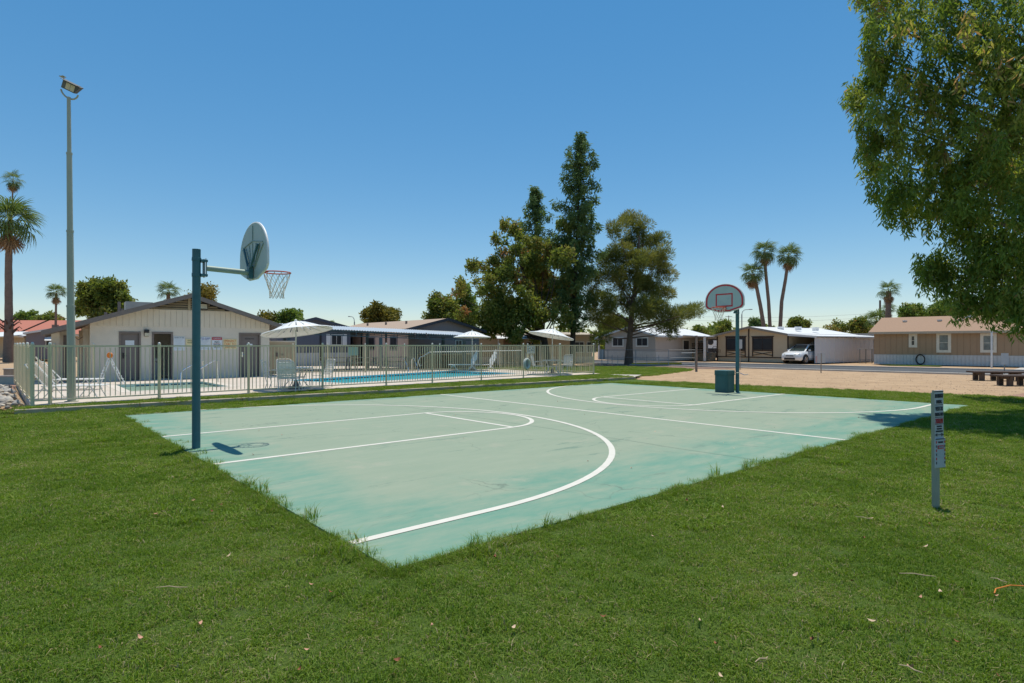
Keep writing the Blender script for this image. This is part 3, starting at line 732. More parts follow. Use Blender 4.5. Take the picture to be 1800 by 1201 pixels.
# ------------------------------------------------------------------ hoops
M_pole = mat('teal_pole', rgb('#3b666e'), 0.5, 0, var=.16, scale=5, bump=.08, bscale=30)
M_arm = mat('green_grey_paint', rgb('#8d9f98'), 0.5, .1, var=.10, scale=4)
M_bback = mat('board_back', rgb('#b9c2bc'), 0.55, var=.07, scale=4)
M_bface = mat('board_face', rgb('#a9bcb8'), 0.55, var=.06, scale=4)
M_rim = mat('rim_paint', (.50, .10, .06), 0.5, .1, var=.15, scale=9)
M_rope = mat('net_rope', (.62, .58, .50), 0.9, var=.15, scale=20)
def hoop(label, loc, rz, net_top, slack):
    """built with the court towards local +x"""
    t = thing('basketball_hoop', label, 'basketball hoop', loc, rz, 'basketball hoops')
    MB().tube([(0, 0, -.1), (0, 0, 3.17)], .062, 16).build('pole', M_pole, t, True)
    AZ = 2.88
    MB().tube([(-.002, 0, AZ + .10), (0.002, 0, AZ + .16)], .068, 14).tube([(0, 0, AZ - .15), (0, 0, AZ - .09)], .068, 14).bb(.05, .15, -.075, .075, AZ + .09, AZ + .13).bb(.05, .15, -.075, .075, AZ - .14, AZ - .10).bb(.10, .14, -.06, .06, AZ - .10, AZ + .09).build('clamp', M_pole, t, bevel=.004)
    for y in (-.055, .055): MB().tube([(.12, y, AZ - .15), (.12, y, AZ + .15)], .012, 6).build('bolt', M_steel, t)
    MB().tube([(.14, 0, AZ), (.80, 0, AZ - .02)], .045, 12).build('arm', M_arm, t, True)
    BX = .86
    # fan shaped board: half ellipse over a chamfered base
    W2, zb, zm, zt = .70, 2.76, 3.02, 3.70
    out = [(-.20, zb), (.20, zb), (W2 - .06, zb + .13), (W2, zb + .20), (W2, zm + .12)] + [(W2 * math.cos(R(a)), zm + .12 + (zt - zm - .12) * math.sin(R(a))) for a in range(8, 173, 8)] + [(-W2, zm + .12), (-W2, zb + .20), (-W2 + .06, zb + .13)]
    bo = MB().prism(out, BX, BX + .035, 'yz').build('backboard', M_bback, t)
    face = [(y * .985, zb + .006 + (z - zb) * .988) for y, z in out]
    MB().prism(face, BX + .036, BX + .040, 'yz').build('face_panel', M_bface, bo)
    rim_ = MB(); n = len(out); cz = 3.2
    o1 = [(y * .97, cz + (z - cz) * .97) for y, z in out]; o2 = [(y * .885, cz + (z - cz) * .87) for y, z in out]
    for i in range(n):
        j = (i + 1) % n
        rim_.quad((BX + .0425, *o1[i]), (BX + .0425, *o1[j]), (BX + .0425, *o2[j]), (BX + .0425, *o2[i]))
    rim_.build('border_stripe', M_red, bo)
    sq = MB(); a0, a1, z0, z1, k = -.31, .31, 2.93, 3.38, .045
    X0, X1 = BX + .0412, BX + .0435
    sq.bb(X0, X1, a0, a1, z1 - k, z1).bb(X0, X1, a0, a1, z0, z0 + k).bb(X0, X1, a0, a0 + k, z0 + k, z1 - k).bb(X0, X1, a1 - k, a1, z0 + k, z1 - k)
    sq.build('target_square', M_red, bo)
    eg = MB().tube([(BX + .0175, y, z) for y, z in out], .02, 6, closed=True).build('edge_trim', M_white, bo, True)
    # ribs pressed in the back
    rb = MB()
    for k_ in range(-3, 4):
        y1 = k_ * .155
        rb.bar((BX - .006, y1 * .25, 2.95), (BX - .006, y1 * 1.15, 3.36 - abs(k_) * .02), .022, .012, (1, 0, 0))
    rb.bar((BX - .006, -.50, 3.33), (BX - .006, 0, 3.40), .02, .012, (1, 0, 0)); rb.bar((BX - .006, 0, 3.40), (BX - .006, .50, 3.33), .02, .012, (1, 0, 0)); rb.bar((BX - .006, 0, 3.40), (BX - .006, 0, 3.66), .02, .012, (1, 0, 0))
    rb.build('back_rib', M_arm, bo)
    MB().bb(BX - .08, BX - .012, -.06, .06, AZ - .12, AZ + .09).build('mount_plate', M_pole, t, bevel=.005)
    for sg in (-1, 1):
        MB().bar((BX - .06, sg * .06, AZ + .06), (BX - .035, sg * .36, 3.30), .030, .03).build('brace', M_pole, t)
    ring = MB().tube(arc((BX + .40, 0, 2.90), .225, 0, 354, 36, (1, 0, 0), (0, 1, 0)), .011, 8, closed=True)
    ring.bb(BX + .041, BX + .05, -.08, .08, 2.80, 2.93).bar((BX + .045, -.07, 2.84), (BX + .22, -.15, 2.895), .014).bar((BX + .045, .07, 2.84), (BX + .22, .15, 2.895), .014).bb(BX + .05, BX + .19, -.06, .06, 2.888, 2.900)
    rm_ = ring.build('rim', M_rim, t, True)
    nt_ = MB(); NN = 12; lev = [(0.0, .222), (.10, .195), (.20, .155), (.29, .125), (.36, .112), (.43, .118)]
    random.seed(3)
    for s_ in (-1, 1):
        for i in range(NN):
            pts = []
            for k_, (dz, r_) in enumerate(lev):
                th = 2 * math.pi * (i + s_ * k_ * .5) / NN
                pts.append((BX + .40 + r_ * math.cos(th) + random.uniform(-slack, slack), r_ * math.sin(th) + random.uniform(-slack, slack), 2.885 - dz))
            nt_.tube(pts, .0042, 5, cap=False)
    nt_.build('net', M_rope, rm_)
    return t
near_hoop = hoop('basketball hoop on a dark teal pole with its board seen from behind', W(.18, 6.53, .02), ANG1, 1, .008)
far_hoop = hoop('far basketball hoop showing its red lined board, beside the green bin', W(17.19, 6.40, .02), ANG1 + math.pi, 1, .006)
near_hoop.rotation_euler = (R(.35), R(.0), ANG1)
ch = MB().tube([(0.0, 0, .66), (0, 0, .69)], .072, 12).tube([(-.02, .07, .67), (-.06, .22, .60), (-.1, .34, .62)], .012, 6)
ch.build('chain', M_steel, far_hoop)

# trash bin: eight sided green box with cap
M_bin = mat('green_plastic', rgb('#2f5a5c'), 0.5, var=.12, scale=5, bump=.1, bscale=40)
bn = thing('trash_bin', 'green chamfered trash bin chained to the far hoop pole', 'trash bin', W(16.85, 6.69, .02), ANG1 + R(87))
def octo(hw, c): return [(-hw + c, -hw), (hw - c, -hw), (hw, -hw + c), (hw, hw - c), (hw - c, hw), (-hw + c, hw), (-hw, hw - c), (-hw, -hw + c)]
MB().prism(octo(.245, .035), 0, .60, 'xy').build('body', M_bin, bn, bevel=.012)
lid_ = MB().prism(octo(.258, .035), .605, .76, 'xy').build('lid', M_bin, bn, bevel=.02)
MB().prism(octo(.263, .04), .595, .612, 'xy').build('rim', M_bin, bn)
for a in range(4):
    q = MB().bb(-.19, .19, -.253, -.2455, .08, .54).xf(Matrix.Rotation(a * math.pi / 2, 4, 'Z')); q.build('side_panel', M_bin, bn, bevel=.01)

# ------------------------------------------------------------------ tall floodlight pole
M_lpole = mat('lamp_pole', rgb('#aaac9c'), 0.5, 0, var=.08, scale=3)
lpz = DZ; lq = G(126, 706.2, DZ)
lt = thing('floodlight_pole', 'very tall grey stepped pole with one floodlight at its top', 'street lamp', lq)
lt.rotation_euler = (0, R(-.55), 0)
zz = [-.05, 2.55, 4.55, 6.62, 8.12]; rr = [.098, .082, .068, .050, .050]
for i in range(4):
    MB().tube([(0, 0, zz[i]), (0, 0, zz[i+1])], [rr[i], rr[i] - .006], 16).build('pole_section', M_lpole, lt, True)
    if i: MB().tube([(0, 0, zz[i] - .03), (0, 0, zz[i] + .02)], rr[i-1] + .004, 16).build('collar', M_lpole, lt)
MB().lathe([(.16, 0), (.16, .02), (.10, .025)], 16).build('base_plate', M_lpole, lt)
hd = thing('lamp_head', '', '', (0.03, 0, 8.40)); del hd['label']; del hd['category']; hd.parent = lt
hd.scale = (.86, .86, .86); hd.rotation_euler = (R(20), R(24), R(16))
MB().bb(-.20, .20, -.06, .10, -.13, .13).build('housing', mat('dark_grey_metal', (.13, .14, .14), .6), hd, bevel=.02)
MB().bb(-.08, .17, -.066, -.0605, -.10, .09).build('lens', M_lens, hd); MB().bb(.042, .052, -.070, -.0665, -.10, .09).build('lens_bar', M_grey, hd)
MB().bb(-.22, .24, -.16, .10, .1305, .138).prism([(.2005, -.12), (.2005, .13), (.33, .13)], -.10, .08).build('visor', mat('dark_visor', (.09, .09, .09), .6), hd)
MB().tube(arc((0, .03, 8.30), .21, 190, 350, 10, (.95, .2, -.30), (0, 0, 1)), .022, 8).build('yoke', M_lpole, lt, True)
MB().bb(-.13, -.11, -.01, .01, 8.40, 8.62).bb(-.22, -.10, -.05, .05, 8.66, 8.675).bar((-.12, 0, 8.6), (-.16, 0, 8.70), .02).build('photocell_bracket', M_lpole, lt)
# ------------------------------------------------------------------ pool furniture
M_strap = mat('vinyl_strap', (.74, .73, .70), 0.5, var=.04)
M_frame = mat('white_frame', (.68, .68, .65), 0.4, var=.05)
def strap_mesh(w, name='strap'): return MB().bb(-w/2, w/2, -.022, .022, -.004, .004).mesh(name, M_strap)
ST56, ST62 = strap_mesh(.50), strap_mesh(.60)
def chair(label, loc, rz, group):
    t = thing('patio_chair', label, 'chair', loc, rz, group)      # sitter looks along local -y
    fr = MB()
    for s in (-1, 1):
        x = s * .27
        fr.tube([(x, .22, .0), (x, .14, .22), (x, .20, .40), (x, .26, .60), (x * .95, .34, .95)], .014, 6)
        fr.tube([(x, .20, .40), (x, -.26, .42), (x, -.30, .0)], .014, 6)
        fr.tube([(x * 1.02, .25, .62), (x * 1.08, .0, .66), (x * 1.08, -.24, .64), (x, -.27, .42)], .014, 6)
    fr.tube([(-.2565, .34, .95), (-.20, .36, .99), (.20, .36, .99), (.2565, .34, .95)], .014, 6)
    fr.build('frame', M_frame, t, True)
    for i in range(8):
        k = i / 7; link('strap', ST56, t, (0, -.24 + .40 * k, .425 - .02 * k))
    for i in range(9):
        k = i / 8; link('strap', ST56, t, (0, .215 + .13 * k, .46 + .46 * k), (R(75), 0, 0))
    return t
def table(label, loc, dia, group):
    t = thing('patio_table', label, 'table', loc, 0, group)
    MB().lathe([(.03, .69), (dia/2 - .03, .69), (dia/2, .70), (dia/2, .72), (dia/2 - .02, .73), (.03, .73)], 28, cap=False).build('tabletop', mat('table_top', (.60, .60, .57), .35, var=.06), t, True)
    for a in range(4):
        c, s = math.cos(R(45 + 90*a)), math.sin(R(45 + 90*a))
        MB().tube([(c*.45, s*.45, .69), (c*.30, s*.30, .42), (c*.28, s*.28, .25), (c*.52, s*.52, 0)], .016, 6).build('leg', M_frame, t, True)
    MB().tube(arc((0, 0, .40), .30, 0, 345, 20, (1, 0, 0), (0, 1, 0)), .012, 6, closed=True).build('ring', M_frame, t)
    return t
M_canopy = mat('canopy_paint', (.78, .79, .78), 0.45, var=.04)
def umbrella(label, loc, tilt, group, rad=1.18, pole_h=2.32):
    t = thing('metal_umbrella', label, 'umbrella', loc, 0, group)
    MB().tube([(0, 0, 0), (0, 0, pole_h - .30)], .025, 10).build('pole', M_frame, t, True)
    MB().lathe([(.26, 0), (.26, .06), (.10, .10), (.05, .30)], 18).build('base', mat('umbrella_base', (.16, .16, .17), .7), t)
    cp = MB(); n = 120
    prof = [(.0, .0), (.16, -.015), (.34, -.06), (.62, -.17), (.80, -.25), (1.0, -.31), (rad - .02, -.345), (rad, -.37)]
    vs, fs = [], []
    for (r, z) in prof:
        for j in range(n): vs.append((r * math.cos(2*math.pi*j/n), r * math.sin(2*math.pi*j/n), z))
    for i in range(len(prof) - 1):
        for j in range(n):
            if i in (2, 3) and j % 6 == 0: continue          # open radial slots
            fs.append((i*n + j, i*n + (j+1) % n, (i+1)*n + (j+1) % n, (i+1)*n + j))
    cp.add(vs, fs)
    e = link('canopy', cp.mesh('canopy', M_canopy, False), t, (0, 0, pole_h), tilt)
    so = e.modifiers.new('thickness', 'SOLIDIFY'); so.thickness = .008
    MB().lathe([(.05, 0), (.05, .05), (.02, .07)], 10, (0, 0, .005)).build('finial', M_frame, e)
    rb = MB()
    for j in range(12):
        th = 2*math.pi*j/12; c, s = math.cos(th), math.sin(th)
        rb.tube([(c*.05, s*.05, -.06), (c*.62, s*.62, -.21), (c*1.1, s*1.1, -.365)], .008, 5)
    rb.build('ribs', M_frame, e, kind='stuff')
    MB().tube([(0, 0, -.30), (0, 0, -.02)], .02, 8).build('tilt_joint', M_grey, e)
    return t
def lounger(label, loc, rz, group, raise_=50):
    t = thing('sun_lounger', label, 'sun lounger', loc, rz, group)  # feet towards local +x, head towards -x
    Ls, zS, back = 1.30, .36, .78
    ca, sa = math.cos(R(raise_)), math.sin(R(raise_))
    fr = MB()
    for s in (-1, 1):
        y = s * .32
        fr.tube([(1.32, y, zS), (0, y, zS), (-.10, y, zS)], .018, 6); fr.tube([(0, y, zS), (-back * ca, y, zS + back * sa)], .018, 6)
        fr.tube([(1.05, y, zS), (1.25, y, .0)], .016, 6); fr.tube([(1.02, y, zS), (.78, y, .02), (.45, y, 0.02)], .016, 6); fr.tube([(.0, y, zS), (-.30, y, 0)], .016, 6); fr.tube([(-.05, y, zS), (.20, y, .02), (.45, y, .02)], .016, 6)
    fr.tube([(1.32, -.32, zS), (1.32, .32, zS)], .018, 6); fr.tube([(-back*ca, -.32, zS + back*sa), (-back*ca, .32, zS + back*sa)], .018, 6)
    fr.build('frame', M_frame, t, True)
    for i in range(22): link('strap', ST62, t, (1.28 - i * .058, 0, zS + .008), (0, 0, R(90)))
    for i in range(12):
        k = .05 + i * .06; link('strap', ST62, t, (-k * ca, 0, zS + k * sa + .008), (0, R(raise_), R(90)))
    return t
g1, g2 = 'white strap chairs around the table by the spa', 'white strap chairs around the far table'
C1 = Vector((-7.45, 20.2, DZ))
def face(a, b): v = Vector(b) - Vector(a); return math.atan2(v.y, v.x) + math.pi / 2
table('round white metal patio table under the tilted umbrella', C1, 1.15, 'round patio tables')
umbrella('tilted white metal umbrella beside the pool house corner', C1, (R(-4), R(-9), 0), 'white slotted metal umbrellas')
for px, d, lab in ((481, 20.1, 'white strap chair nearest the brown restroom door'), (503, 21.3, 'white strap chair behind the table, facing the fence'), (567, 21.0, 'white strap chair beside the swimming pool edge'), (507, 19.2, 'white strap chair with its back to the court fence')):
    q = P(px, d, DZ); chair(lab, q, face(q, C1), g1)
C3 = P(971, 30.2, DZ)
table('round white patio table under the far tilted umbrella', C3, 1.1, 'round patio tables')
umbrella('white metal umbrella tipped down over the far table', C3, (R(-4), R(10), 0), 'white slotted metal umbrellas')
for px, d, lab in ((946, 30.4, 'white strap chair in front of the blue pool sign'), (994, 30.6, 'white strap chair at the end of the pool fence')):
    q = P(px, d, DZ); chair(lab, q, face(q, C3) + R(25), g2)
umbrella('level white metal umbrella beside the two raised loungers', P(830, 35.0, DZ), (R(-2), R(0), 0), 'white slotted metal umbrellas', 1.12)
g3 = 'white sun loungers inside the fence'
lounger('white sun lounger right behind the floodlight pole', P(122, 16.6, DZ) + Vector((-.45, -.1, 0)), R(17), g3, 52)
lounger('second white lounger, further back beside the picket gate', P(98, 19.6, DZ), R(12), g3, 48)
lounger('white lounger with raised back under the level umbrella', P(828, 34.1, DZ), R(184), g3, 60)
lounger('white lounger with raised back closest to the life ring', P(861, 34.3, DZ), R(186), g3, 60)

# A-frame stand with an orange disc
q0, q1 = P(170, 22.0, DZ), P(220.5, 22.6, DZ); top_ = P(193, 22.2, ZD(629, 22.2))
t = thing('ladder_stand', 'white A shaped ladder stand topped with an orange disc', 'stand', ((q0 + q1) / 2), 0)
Lc = lambda v: Vector(v) - (q0 + q1) / 2
for q, dx in ((q0, -1), (q1, 1)):
    lg = MB()
    for off in (-.06, .06):
        lg.tube([Lc(q) + Vector((off, -.1 * dx, 0)), Lc(top_) + Vector((off * .6, 0, 0))], .018, 6)
    for i in range(1, 9):
        p = Lc(q).lerp(Lc(top_), i / 9.5); lg.tube([p + Vector((-.05, 0, 0)), p + Vector((.05, 0, 0))], .012, 5)
    lg.build('leg', M_white, t)
dq = MB().lathe([(.0, -.03), (.10, -.03), (.115, 0), (.10, .03), (.0, .03)], 18, cap=False).xf(Matrix.Rotation(R(90), 4, 'X')).build('disc', mat('orange_plastic', (.75, .20, .02), .5), t, True)
dq.location = Lc(top_) + Vector((0, 0, .09))

# steel rails
def rails(label, a, b, name, cat, pts, group=None):
    t = thing(name, label, cat, a); e = (Vector(b) - Vector(a)); 
    for k in (0, 1): MB().tube([Vector(p) + e * k for p in pts], .022, 8).build('rail', M_steel, t, True)
    return t
a = P(330, 23.0, DZ)
rails('steel handrail leading down into the green wading pool', a, a + Vector((.45, .25, 0)), 'handrail', 'handrail', [(-.05, -.4, -.2), (-.05, -.38, .42), (.0, -.30, .55), (.35, .25, .88), (.42, .33, .86), (.44, .36, .0)])
a = P(706, 33.2, DZ)
rails('curved steel ladder rails at the far pool edge', a, a + Vector((.50, .30, 0)), 'pool_ladder', 'ladder', [(-.0, .1, 0), (.0, .1, .62), (.05, .05, .74), (.15, -.05, .74), (.45, -.5, .22), (.5, -.56, -.1)])

# reaching pole, ring buoy, signs hung on the fence
t = thing('reaching_pole', 'long white reaching pole with hook hung along the fence', 'pole', fpt(fs(757), .07, 1.37))
e_ = fpt(fs(918), .07, 1.40) - fpt(fs(757), .07, 1.37)
MB().tube([(0, 0, 0), e_], .017, 8).build('shaft', M_white, t, True)
MB().tube([(0, 0, 0), (-.22, -.18, -.16), (-.34, -.30, -.20), (-.40, -.33, -.38), (-.34, -.30, -.56), (-.28, -.26, -.50)], .015, 8).build('hook', M_steel, t, True)
t = thing('ring_buoy', 'pale round life ring hanging on a fence post', 'life ring', fpt(fs(923.5), -.09, 0) + Vector((0, 0, .78)), math.atan2(FD.y, FD.x) + R(12))
MB().tube(arc((0, 0, 0), .21, 0, 360, 28)[:-1], .065, 10, closed=True).build('ring', mat('ring_plastic', (.50, .55, .50), .5), t, True)
MB().lathe([(.0, -.012), (.20, -.012), (.20, .012), (.0, .012)], 24, cap=False).xf(Matrix.Rotation(R(90), 4, 'X')).build('cover', mat('ring_cover', (.36, .42, .39), .5), t)
MB().tube(arc((0, -.02, 0), .275, 0, 360, 28)[:-1], .010, 6, closed=True).build('rope', M_rope, t); MB().bar((0, -.035, -.17), (0, -.035, .17), .03).bar((0, .05, .2), (0, .05, .50), .02).build('strap', M_grey, t)
def hung_sign(label, px0, px1, py0, py1, off, m, nm='sign'):
    s0, s1 = fs(px0), fs(px1); q = fpt((s0 + s1) / 2, off); d = q.y; z0, z1 = ZD(py1, d), ZD(py0, d)
    t = thing('fence_sign', label, 'sign', (q.x, q.y, (z0 + z1) / 2), math.atan2(FD.y, FD.x))
    a, b = (s1 - s0), (z1 - z0); MB().bb(-a/2, a/2, 0, .012, -b/2, b/2).build('panel', m, t); return t, a, b
hung_sign('blank pale teal sign back hung inside the pool fence', 613.5, 631, 610, 625, .05, mat('pale_teal', rgb('#b4cdc8'), .5, var=.03))
t, a, b = hung_sign('blue and white pool rules sign beside the life ring', 930, 943.5, 607, 621.5, .12, M_sign)
random.seed(5)
pm = MB()
for i in range(7):
    for j in range(6):
        if random.random() < .62: x = -a*.44 + j*a*.15; z = -b*.42 + i*b*.12; pm.bb(x, x + a*.11, -.004, -.001, z, z + b*.07)
pm.build('print', mat('sign_blue', (.06, .12, .25), .5), t); MB().bb(-a*.1, a*.45, -.004, -.001, b*.40, b*.46).build('print', M_red, t)

# ------------------------------------------------------------------ patio cover and picnic tables
M_corr = mat('corrugated_metal', (.62, .65, .66), 0.4, .3, var=.06, scale=3)
M_steelb = mat('teal_steel', rgb('#3d5560'), 0.5, .1, var=.1)
pc = Facade((-13.6, 31.2), (-2.0, 36.4), DZ)
t = thing('patio_cover', 'long corrugated metal patio roof on teal posts behind the pool', 'shelter', pc.loc, pc.ang)
cs = MB(); n = int(pc.L / .075)
ys = (0, 4.6); vs = []
for y in ys:
    for i in range(n + 1): vs.append((i * .075, y, 2.52 - .012 * i * .075 * 3 + .075 * y + .022 * math.cos(i * math.pi)))
cs.add(vs, [(i, i + 1, n + 1 + i + 1, n + 1 + i) for i in range(n)])
co = cs.build('roof_sheet', M_corr, t); so = co.modifiers.new('t', 'SOLIDIFY'); so.thickness = .01
zt = lambda x: 2.47 - .036 * x
for y in (.12, 2.3, 4.4):
    MB().bar((0, y, zt(0) - .03 + .072*y), (pc.L, y, zt(pc.L) - .03 + .072*y), .05, .05).build('beam', M_steelb, t); MB().bar((0, y, zt(0) - .30 + .072*y), (pc.L, y, zt(pc.L) - .26 + .072*y), .045, .05).build('beam', M_steelb, t)
    for i in range(18):
        x = .2 + i * pc.L / 17.7; z = zt(x) + .072*y
        MB().bar((x, y, z - .28), (x, y, z - .05), .03).build('strut', M_steelb, t)
for px in (508, 670, 817):
    x = pc.s(px)
    for y in (.12, 4.4): MB().bb(x - .085, x + .085, y - .085, y + .085, -.02, zt(x) - .32 + .072*y).build('post', M_steelb, t)
for x_ in (8.6, 9.3):
    MB().tube([(x_, .05, 2.2), (x_, -.1, 2.05)], .05, 8).lathe([(.03, 0), (.09, -.16)], 10, (x_, -.12, 2.06)).build('spotlight', M_black, t)
M_wood = mat('weathered_wood', (.40, .36, .30), .8, var=.2, scale=5)
M_stonep = mat('table_concrete', (.50, .48, .44), .85, var=.08)
def picnic(label, loc, rz):
    t = thing('picnic_table', label, 'picnic table', loc, rz, 'picnic tables under the patio cover')
    for i in range(4): MB().bb(-.95, .95, -.36 + i*.185, -.36 + i*.185 + .17, .72, .76).build('top_plank', M_wood, t)
    for s in (-1, 1):
        for k in (0, .16): MB().bb(-.95, .95, s*.74 - .08 + k - .08, s*.74 - .08 + k + .06, .43, .47).build('seat_plank', M_wood, t)
    for x in (-.65, .65):
        for s in (-1, 1): MB().bar((x, s*.72, 0), (x, s*.22, .71), .05, .09).build('leg', M_grey, t)
        MB().bb(x - .025, x + .025, -.78, .78, .37, .425).build('cross_brace', M_grey, t)
picnic('weathered picnic table in front of the shuttered window', P(592, 35.2, DZ), pc.ang)
picnic('weathered picnic table beside the middle teal post', P(640, 35.6, DZ), pc.ang + R(4))
picnic('weathered picnic table behind the steel pool ladder', P(697, 36.6, DZ), pc.ang)
# long tan counter behind the fence
t = thing('counter', 'long tan wood counter under the end of the patio cover', 'counter', P(738, 36.6, DZ), pc.ang)
MB().bb(0, 3.6, 0, .5, .86, .94).build('top', mat('tan_wood', rgb('#a58a6a'), .7, var=.12), t)
for i in range(14): MB().bb(i*.255, i*.255 + .235, .06, .10, .02, .855).build('slat', mat('brown_slat', rgb('#75614a'), .8, var=.15), t)
MB().bb(0, 3.6, .12, .40, .0, .80).build('body', M_trim, t)

# ------------------------------------------------------------------ houses
M_roofw = mat('white_roof', (.70, .70, .69), .5, var=.05, scale=1.5)
def shingle(name, col):
    return mat(name, col, .95, var=.13, scale=14, bump=.5, bscale=18)
M_frw = mat('window_frame', (.66, .66, .63), .5, var=.04)
M_screen = mat('dark_screen', (.022, .024, .03), .35, var=.3, scale=2)
def window(t, x0, x1, z0, z1, fm, pm, fw=.09, y=0.0, split=1, cross=0, sill=False):
    f_ = MB()
    f_.bb(x0, x1, y - .05, y - .003, z1 - fw, z1).bb(x0, x1, y - .05, y - .003, z0, z0 + fw).bb(x0, x0 + fw, y - .05, y - .003, z0 + fw, z1 - fw).bb(x1 - fw, x1, y - .05, y - .003, z0 + fw, z1 - fw)
    w_ = f_.build('window', fm, t)
    nx = 2 if split else 1; nz = 2 if cross else 1
    X = [x0 + fw + (x1 - x0 - 2*fw) * i / nx for i in range(nx + 1)]; Z = [z0 + fw + (z1 - z0 - 2*fw) * i / nz for i in range(nz + 1)]
    for i in range(nx):
        for j in range(nz): MB().bb(X[i] + .015, X[i+1] - .015, y - .024, y - .004, Z[j] + .015, Z[j+1] - .015).build('pane', pm, w_)
    m_ = MB()
    if split: m_.bb(X[1] - .014, X[1] + .014, y - .04, y - .006, z0 + fw, z1 - fw)
    if cross: m_.bb(x0 + fw, x1 - fw, y - .045, y - .006, Z[1] - .014, Z[1] + .014)
    if m_.v: m_.build('mullion', fm, w_)
    return w_
def rib_skirt(t, x0, x1, z1, m, step=.16, y=0.0, side=None):
    k = MB(); x = x0
    while x < x1 - .02:
        b = min(x + step * .78, x1)
        k.bb(x, b, y - .045, y - .012, 0, z1 - .01); x += step
    k.bb(x0, x1, y - .012, y - .002, 0, z1); k.bb(x0, x1, y - .055, y - .002, z1, z1 + .035)
    k.build('skirt', m, t, kind='stuff')
def gable_house(label, a, b, z0, depth, eave, ridge, m_wall, m_roof, m_trim, over=(.4, .4), peak=None, front=.35, base_h=0):
    """gable end facing the viewer along a-b"""
    f = Facade(a, b, z0); t = thing('house', label, 'house', f.loc, f.ang); L_ = f.L; pkx = peak if peak else L_ / 2
    sl = (ridge - eave) / max(pkx, L_ - pkx); rz_ = lambda x: ridge - abs(x - pkx) * sl
    MB().prism([(0, 0), (L_, 0), (L_, rz_(L_)), (pkx, ridge), (0, rz_(0))], 0, depth).build('wall', m_wall, t)
    for sg, x in ((-1, -over[0]), (1, L_ + over[1])):
        MB().prism([(pkx, ridge + .012), (x, rz_(x) + .012), (x, rz_(x) + .10), (pkx, ridge + .10)], -front, depth + .3).build('roof', m_roof, t)
        MB().prism([(pkx, ridge - .07), (x, rz_(x) - .08), (x, rz_(x) + .115), (pkx, ridge + .125)], -front - .04, -front - .003).build('fascia', m_trim, t)
        xe = x + sg * .004; MB().bb(min(xe, xe + sg*.03), max(xe, xe + sg*.03), -front, depth + .3, rz_(x) - .08, rz_(x) + .11).build('fascia', m_trim, t)
    return t, f, rz_
def eave_house(label, a, b, z0, depth, eave, ridge, m_wall, m_roof, m_trim, over=.4):
    """long side facing the viewer along a-b"""
    f = Facade(a, b, z0); t = thing('house', label, 'house', f.loc, f.ang); L_ = f.L; h = depth / 2; sl = (ridge - eave) / h
    MB().prism([(0, 0), (depth, 0), (depth, eave), (h, ridge), (0, eave)], 0, L_, 'yz').build('wall', m_wall, t)
    for y in (-over, depth + over):
        ze = ridge - abs(y - h) * sl
        MB().prism([(h, ridge + .012), (y, ze + .012), (y, ze + .09), (h, ridge + .09)], -over, L_ + over, 'yz').build('roof', m_roof, t)
        s = -1 if y < 0 else 1; MB().bb(-over, L_ + over, min(y + s*.003, y + s*.03), max(y + s*.003, y + s*.03), ze - .09, ze + .10).build('fascia', m_trim, t)
    return t, f

# slate coloured house with white shutters
M_slate = mat('slate_siding', rgb('#5d6371'), .8, var=.05, scale=2)
sa, sb_ = P(487, 41.0), P(616, 43.5)
t, f, rz_ = gable_house('slate blue house with white shutters behind the patio cover', sa, sb_, 0.1, 9, 2.75, 3.42, M_slate, shingle('dark_shingle', (.20, .19, .19)), mat('slate_trim', rgb('#474c58'), .7))
window(t, f.s(582), f.s(601), f.z(590, 607), f.z(590, 588), M_frw, M_screen, .05)
for x0, x1 in ((573.5, 581), (602, 609.5)): MB().bb(f.s(x0), f.s(x1), -.05, -.003, f.z(590, 608), f.z(590, 587.5)).build('shutter', M_white, t)
MB().bb(f.s(562), f.s(565), -.06, -.003, .4, 2.6).build('downpipe', M_black, t)
rib_skirt(t, 0, f.L, .95, mat('pale_skirt', (.52, .54, .58), .6), .2)
# purple grey gabled house with tan shingle roof
M_pgrey = mat('mauve_grey_siding', rgb('#837c82'), .8, var=.05, scale=2)
hp = Vector((-4.7, 41.5)); hw_ = 3.0
t, f, rz_ = gable_house('mauve grey house with tan shingles and a dark trimmed gable', hp - U1 * hw_, hp + U1 * hw_, .1, 12.5, 2.62, 3.33, M_pgrey, shingle('tan_shingle', (.38, .29, .22)), mat('navy_trim', rgb('#2f333d'), .7), over=(.45, .45), front=.3)
MB().bb(-.05, -.003, .0, 12.4, .0, 2.5).build('side_wall', mat('pinkish_siding', rgb('#c9b1a6'), .85, var=.05), t)
window(t, f.s(800), f.s(812), 1.0, 1.9, M_frw, M_screen, .05)
for k, y in enumerate((1.4, 4.6, 8.2)):
    wm = MB().bb(-.10, -.053, y, y + 1.0, 1.15, 2.15).build('window', M_pgrey, t); MB().bb(-.115, -.103, y + .1, y + .48, 1.25, 2.05).bb(-.115, -.103, y + .52, y + .9, 1.25, 2.05).build('pane', M_screen, wm)
MB().bb(-.13, -.053, 2.9, 3.0, 0, 2.4).build('downpipe', M_black, t); MB().bb(-.13, -.053, 6.6, 6.75, 0, 2.4).build('downpipe', M_black, t)
for y in (3, 6, 9): MB().lathe([(.08, 0), (.08, .25)], 8, (1.6, y, rz_(1.6) + .05)).build('vent_pipe', M_trim, t)
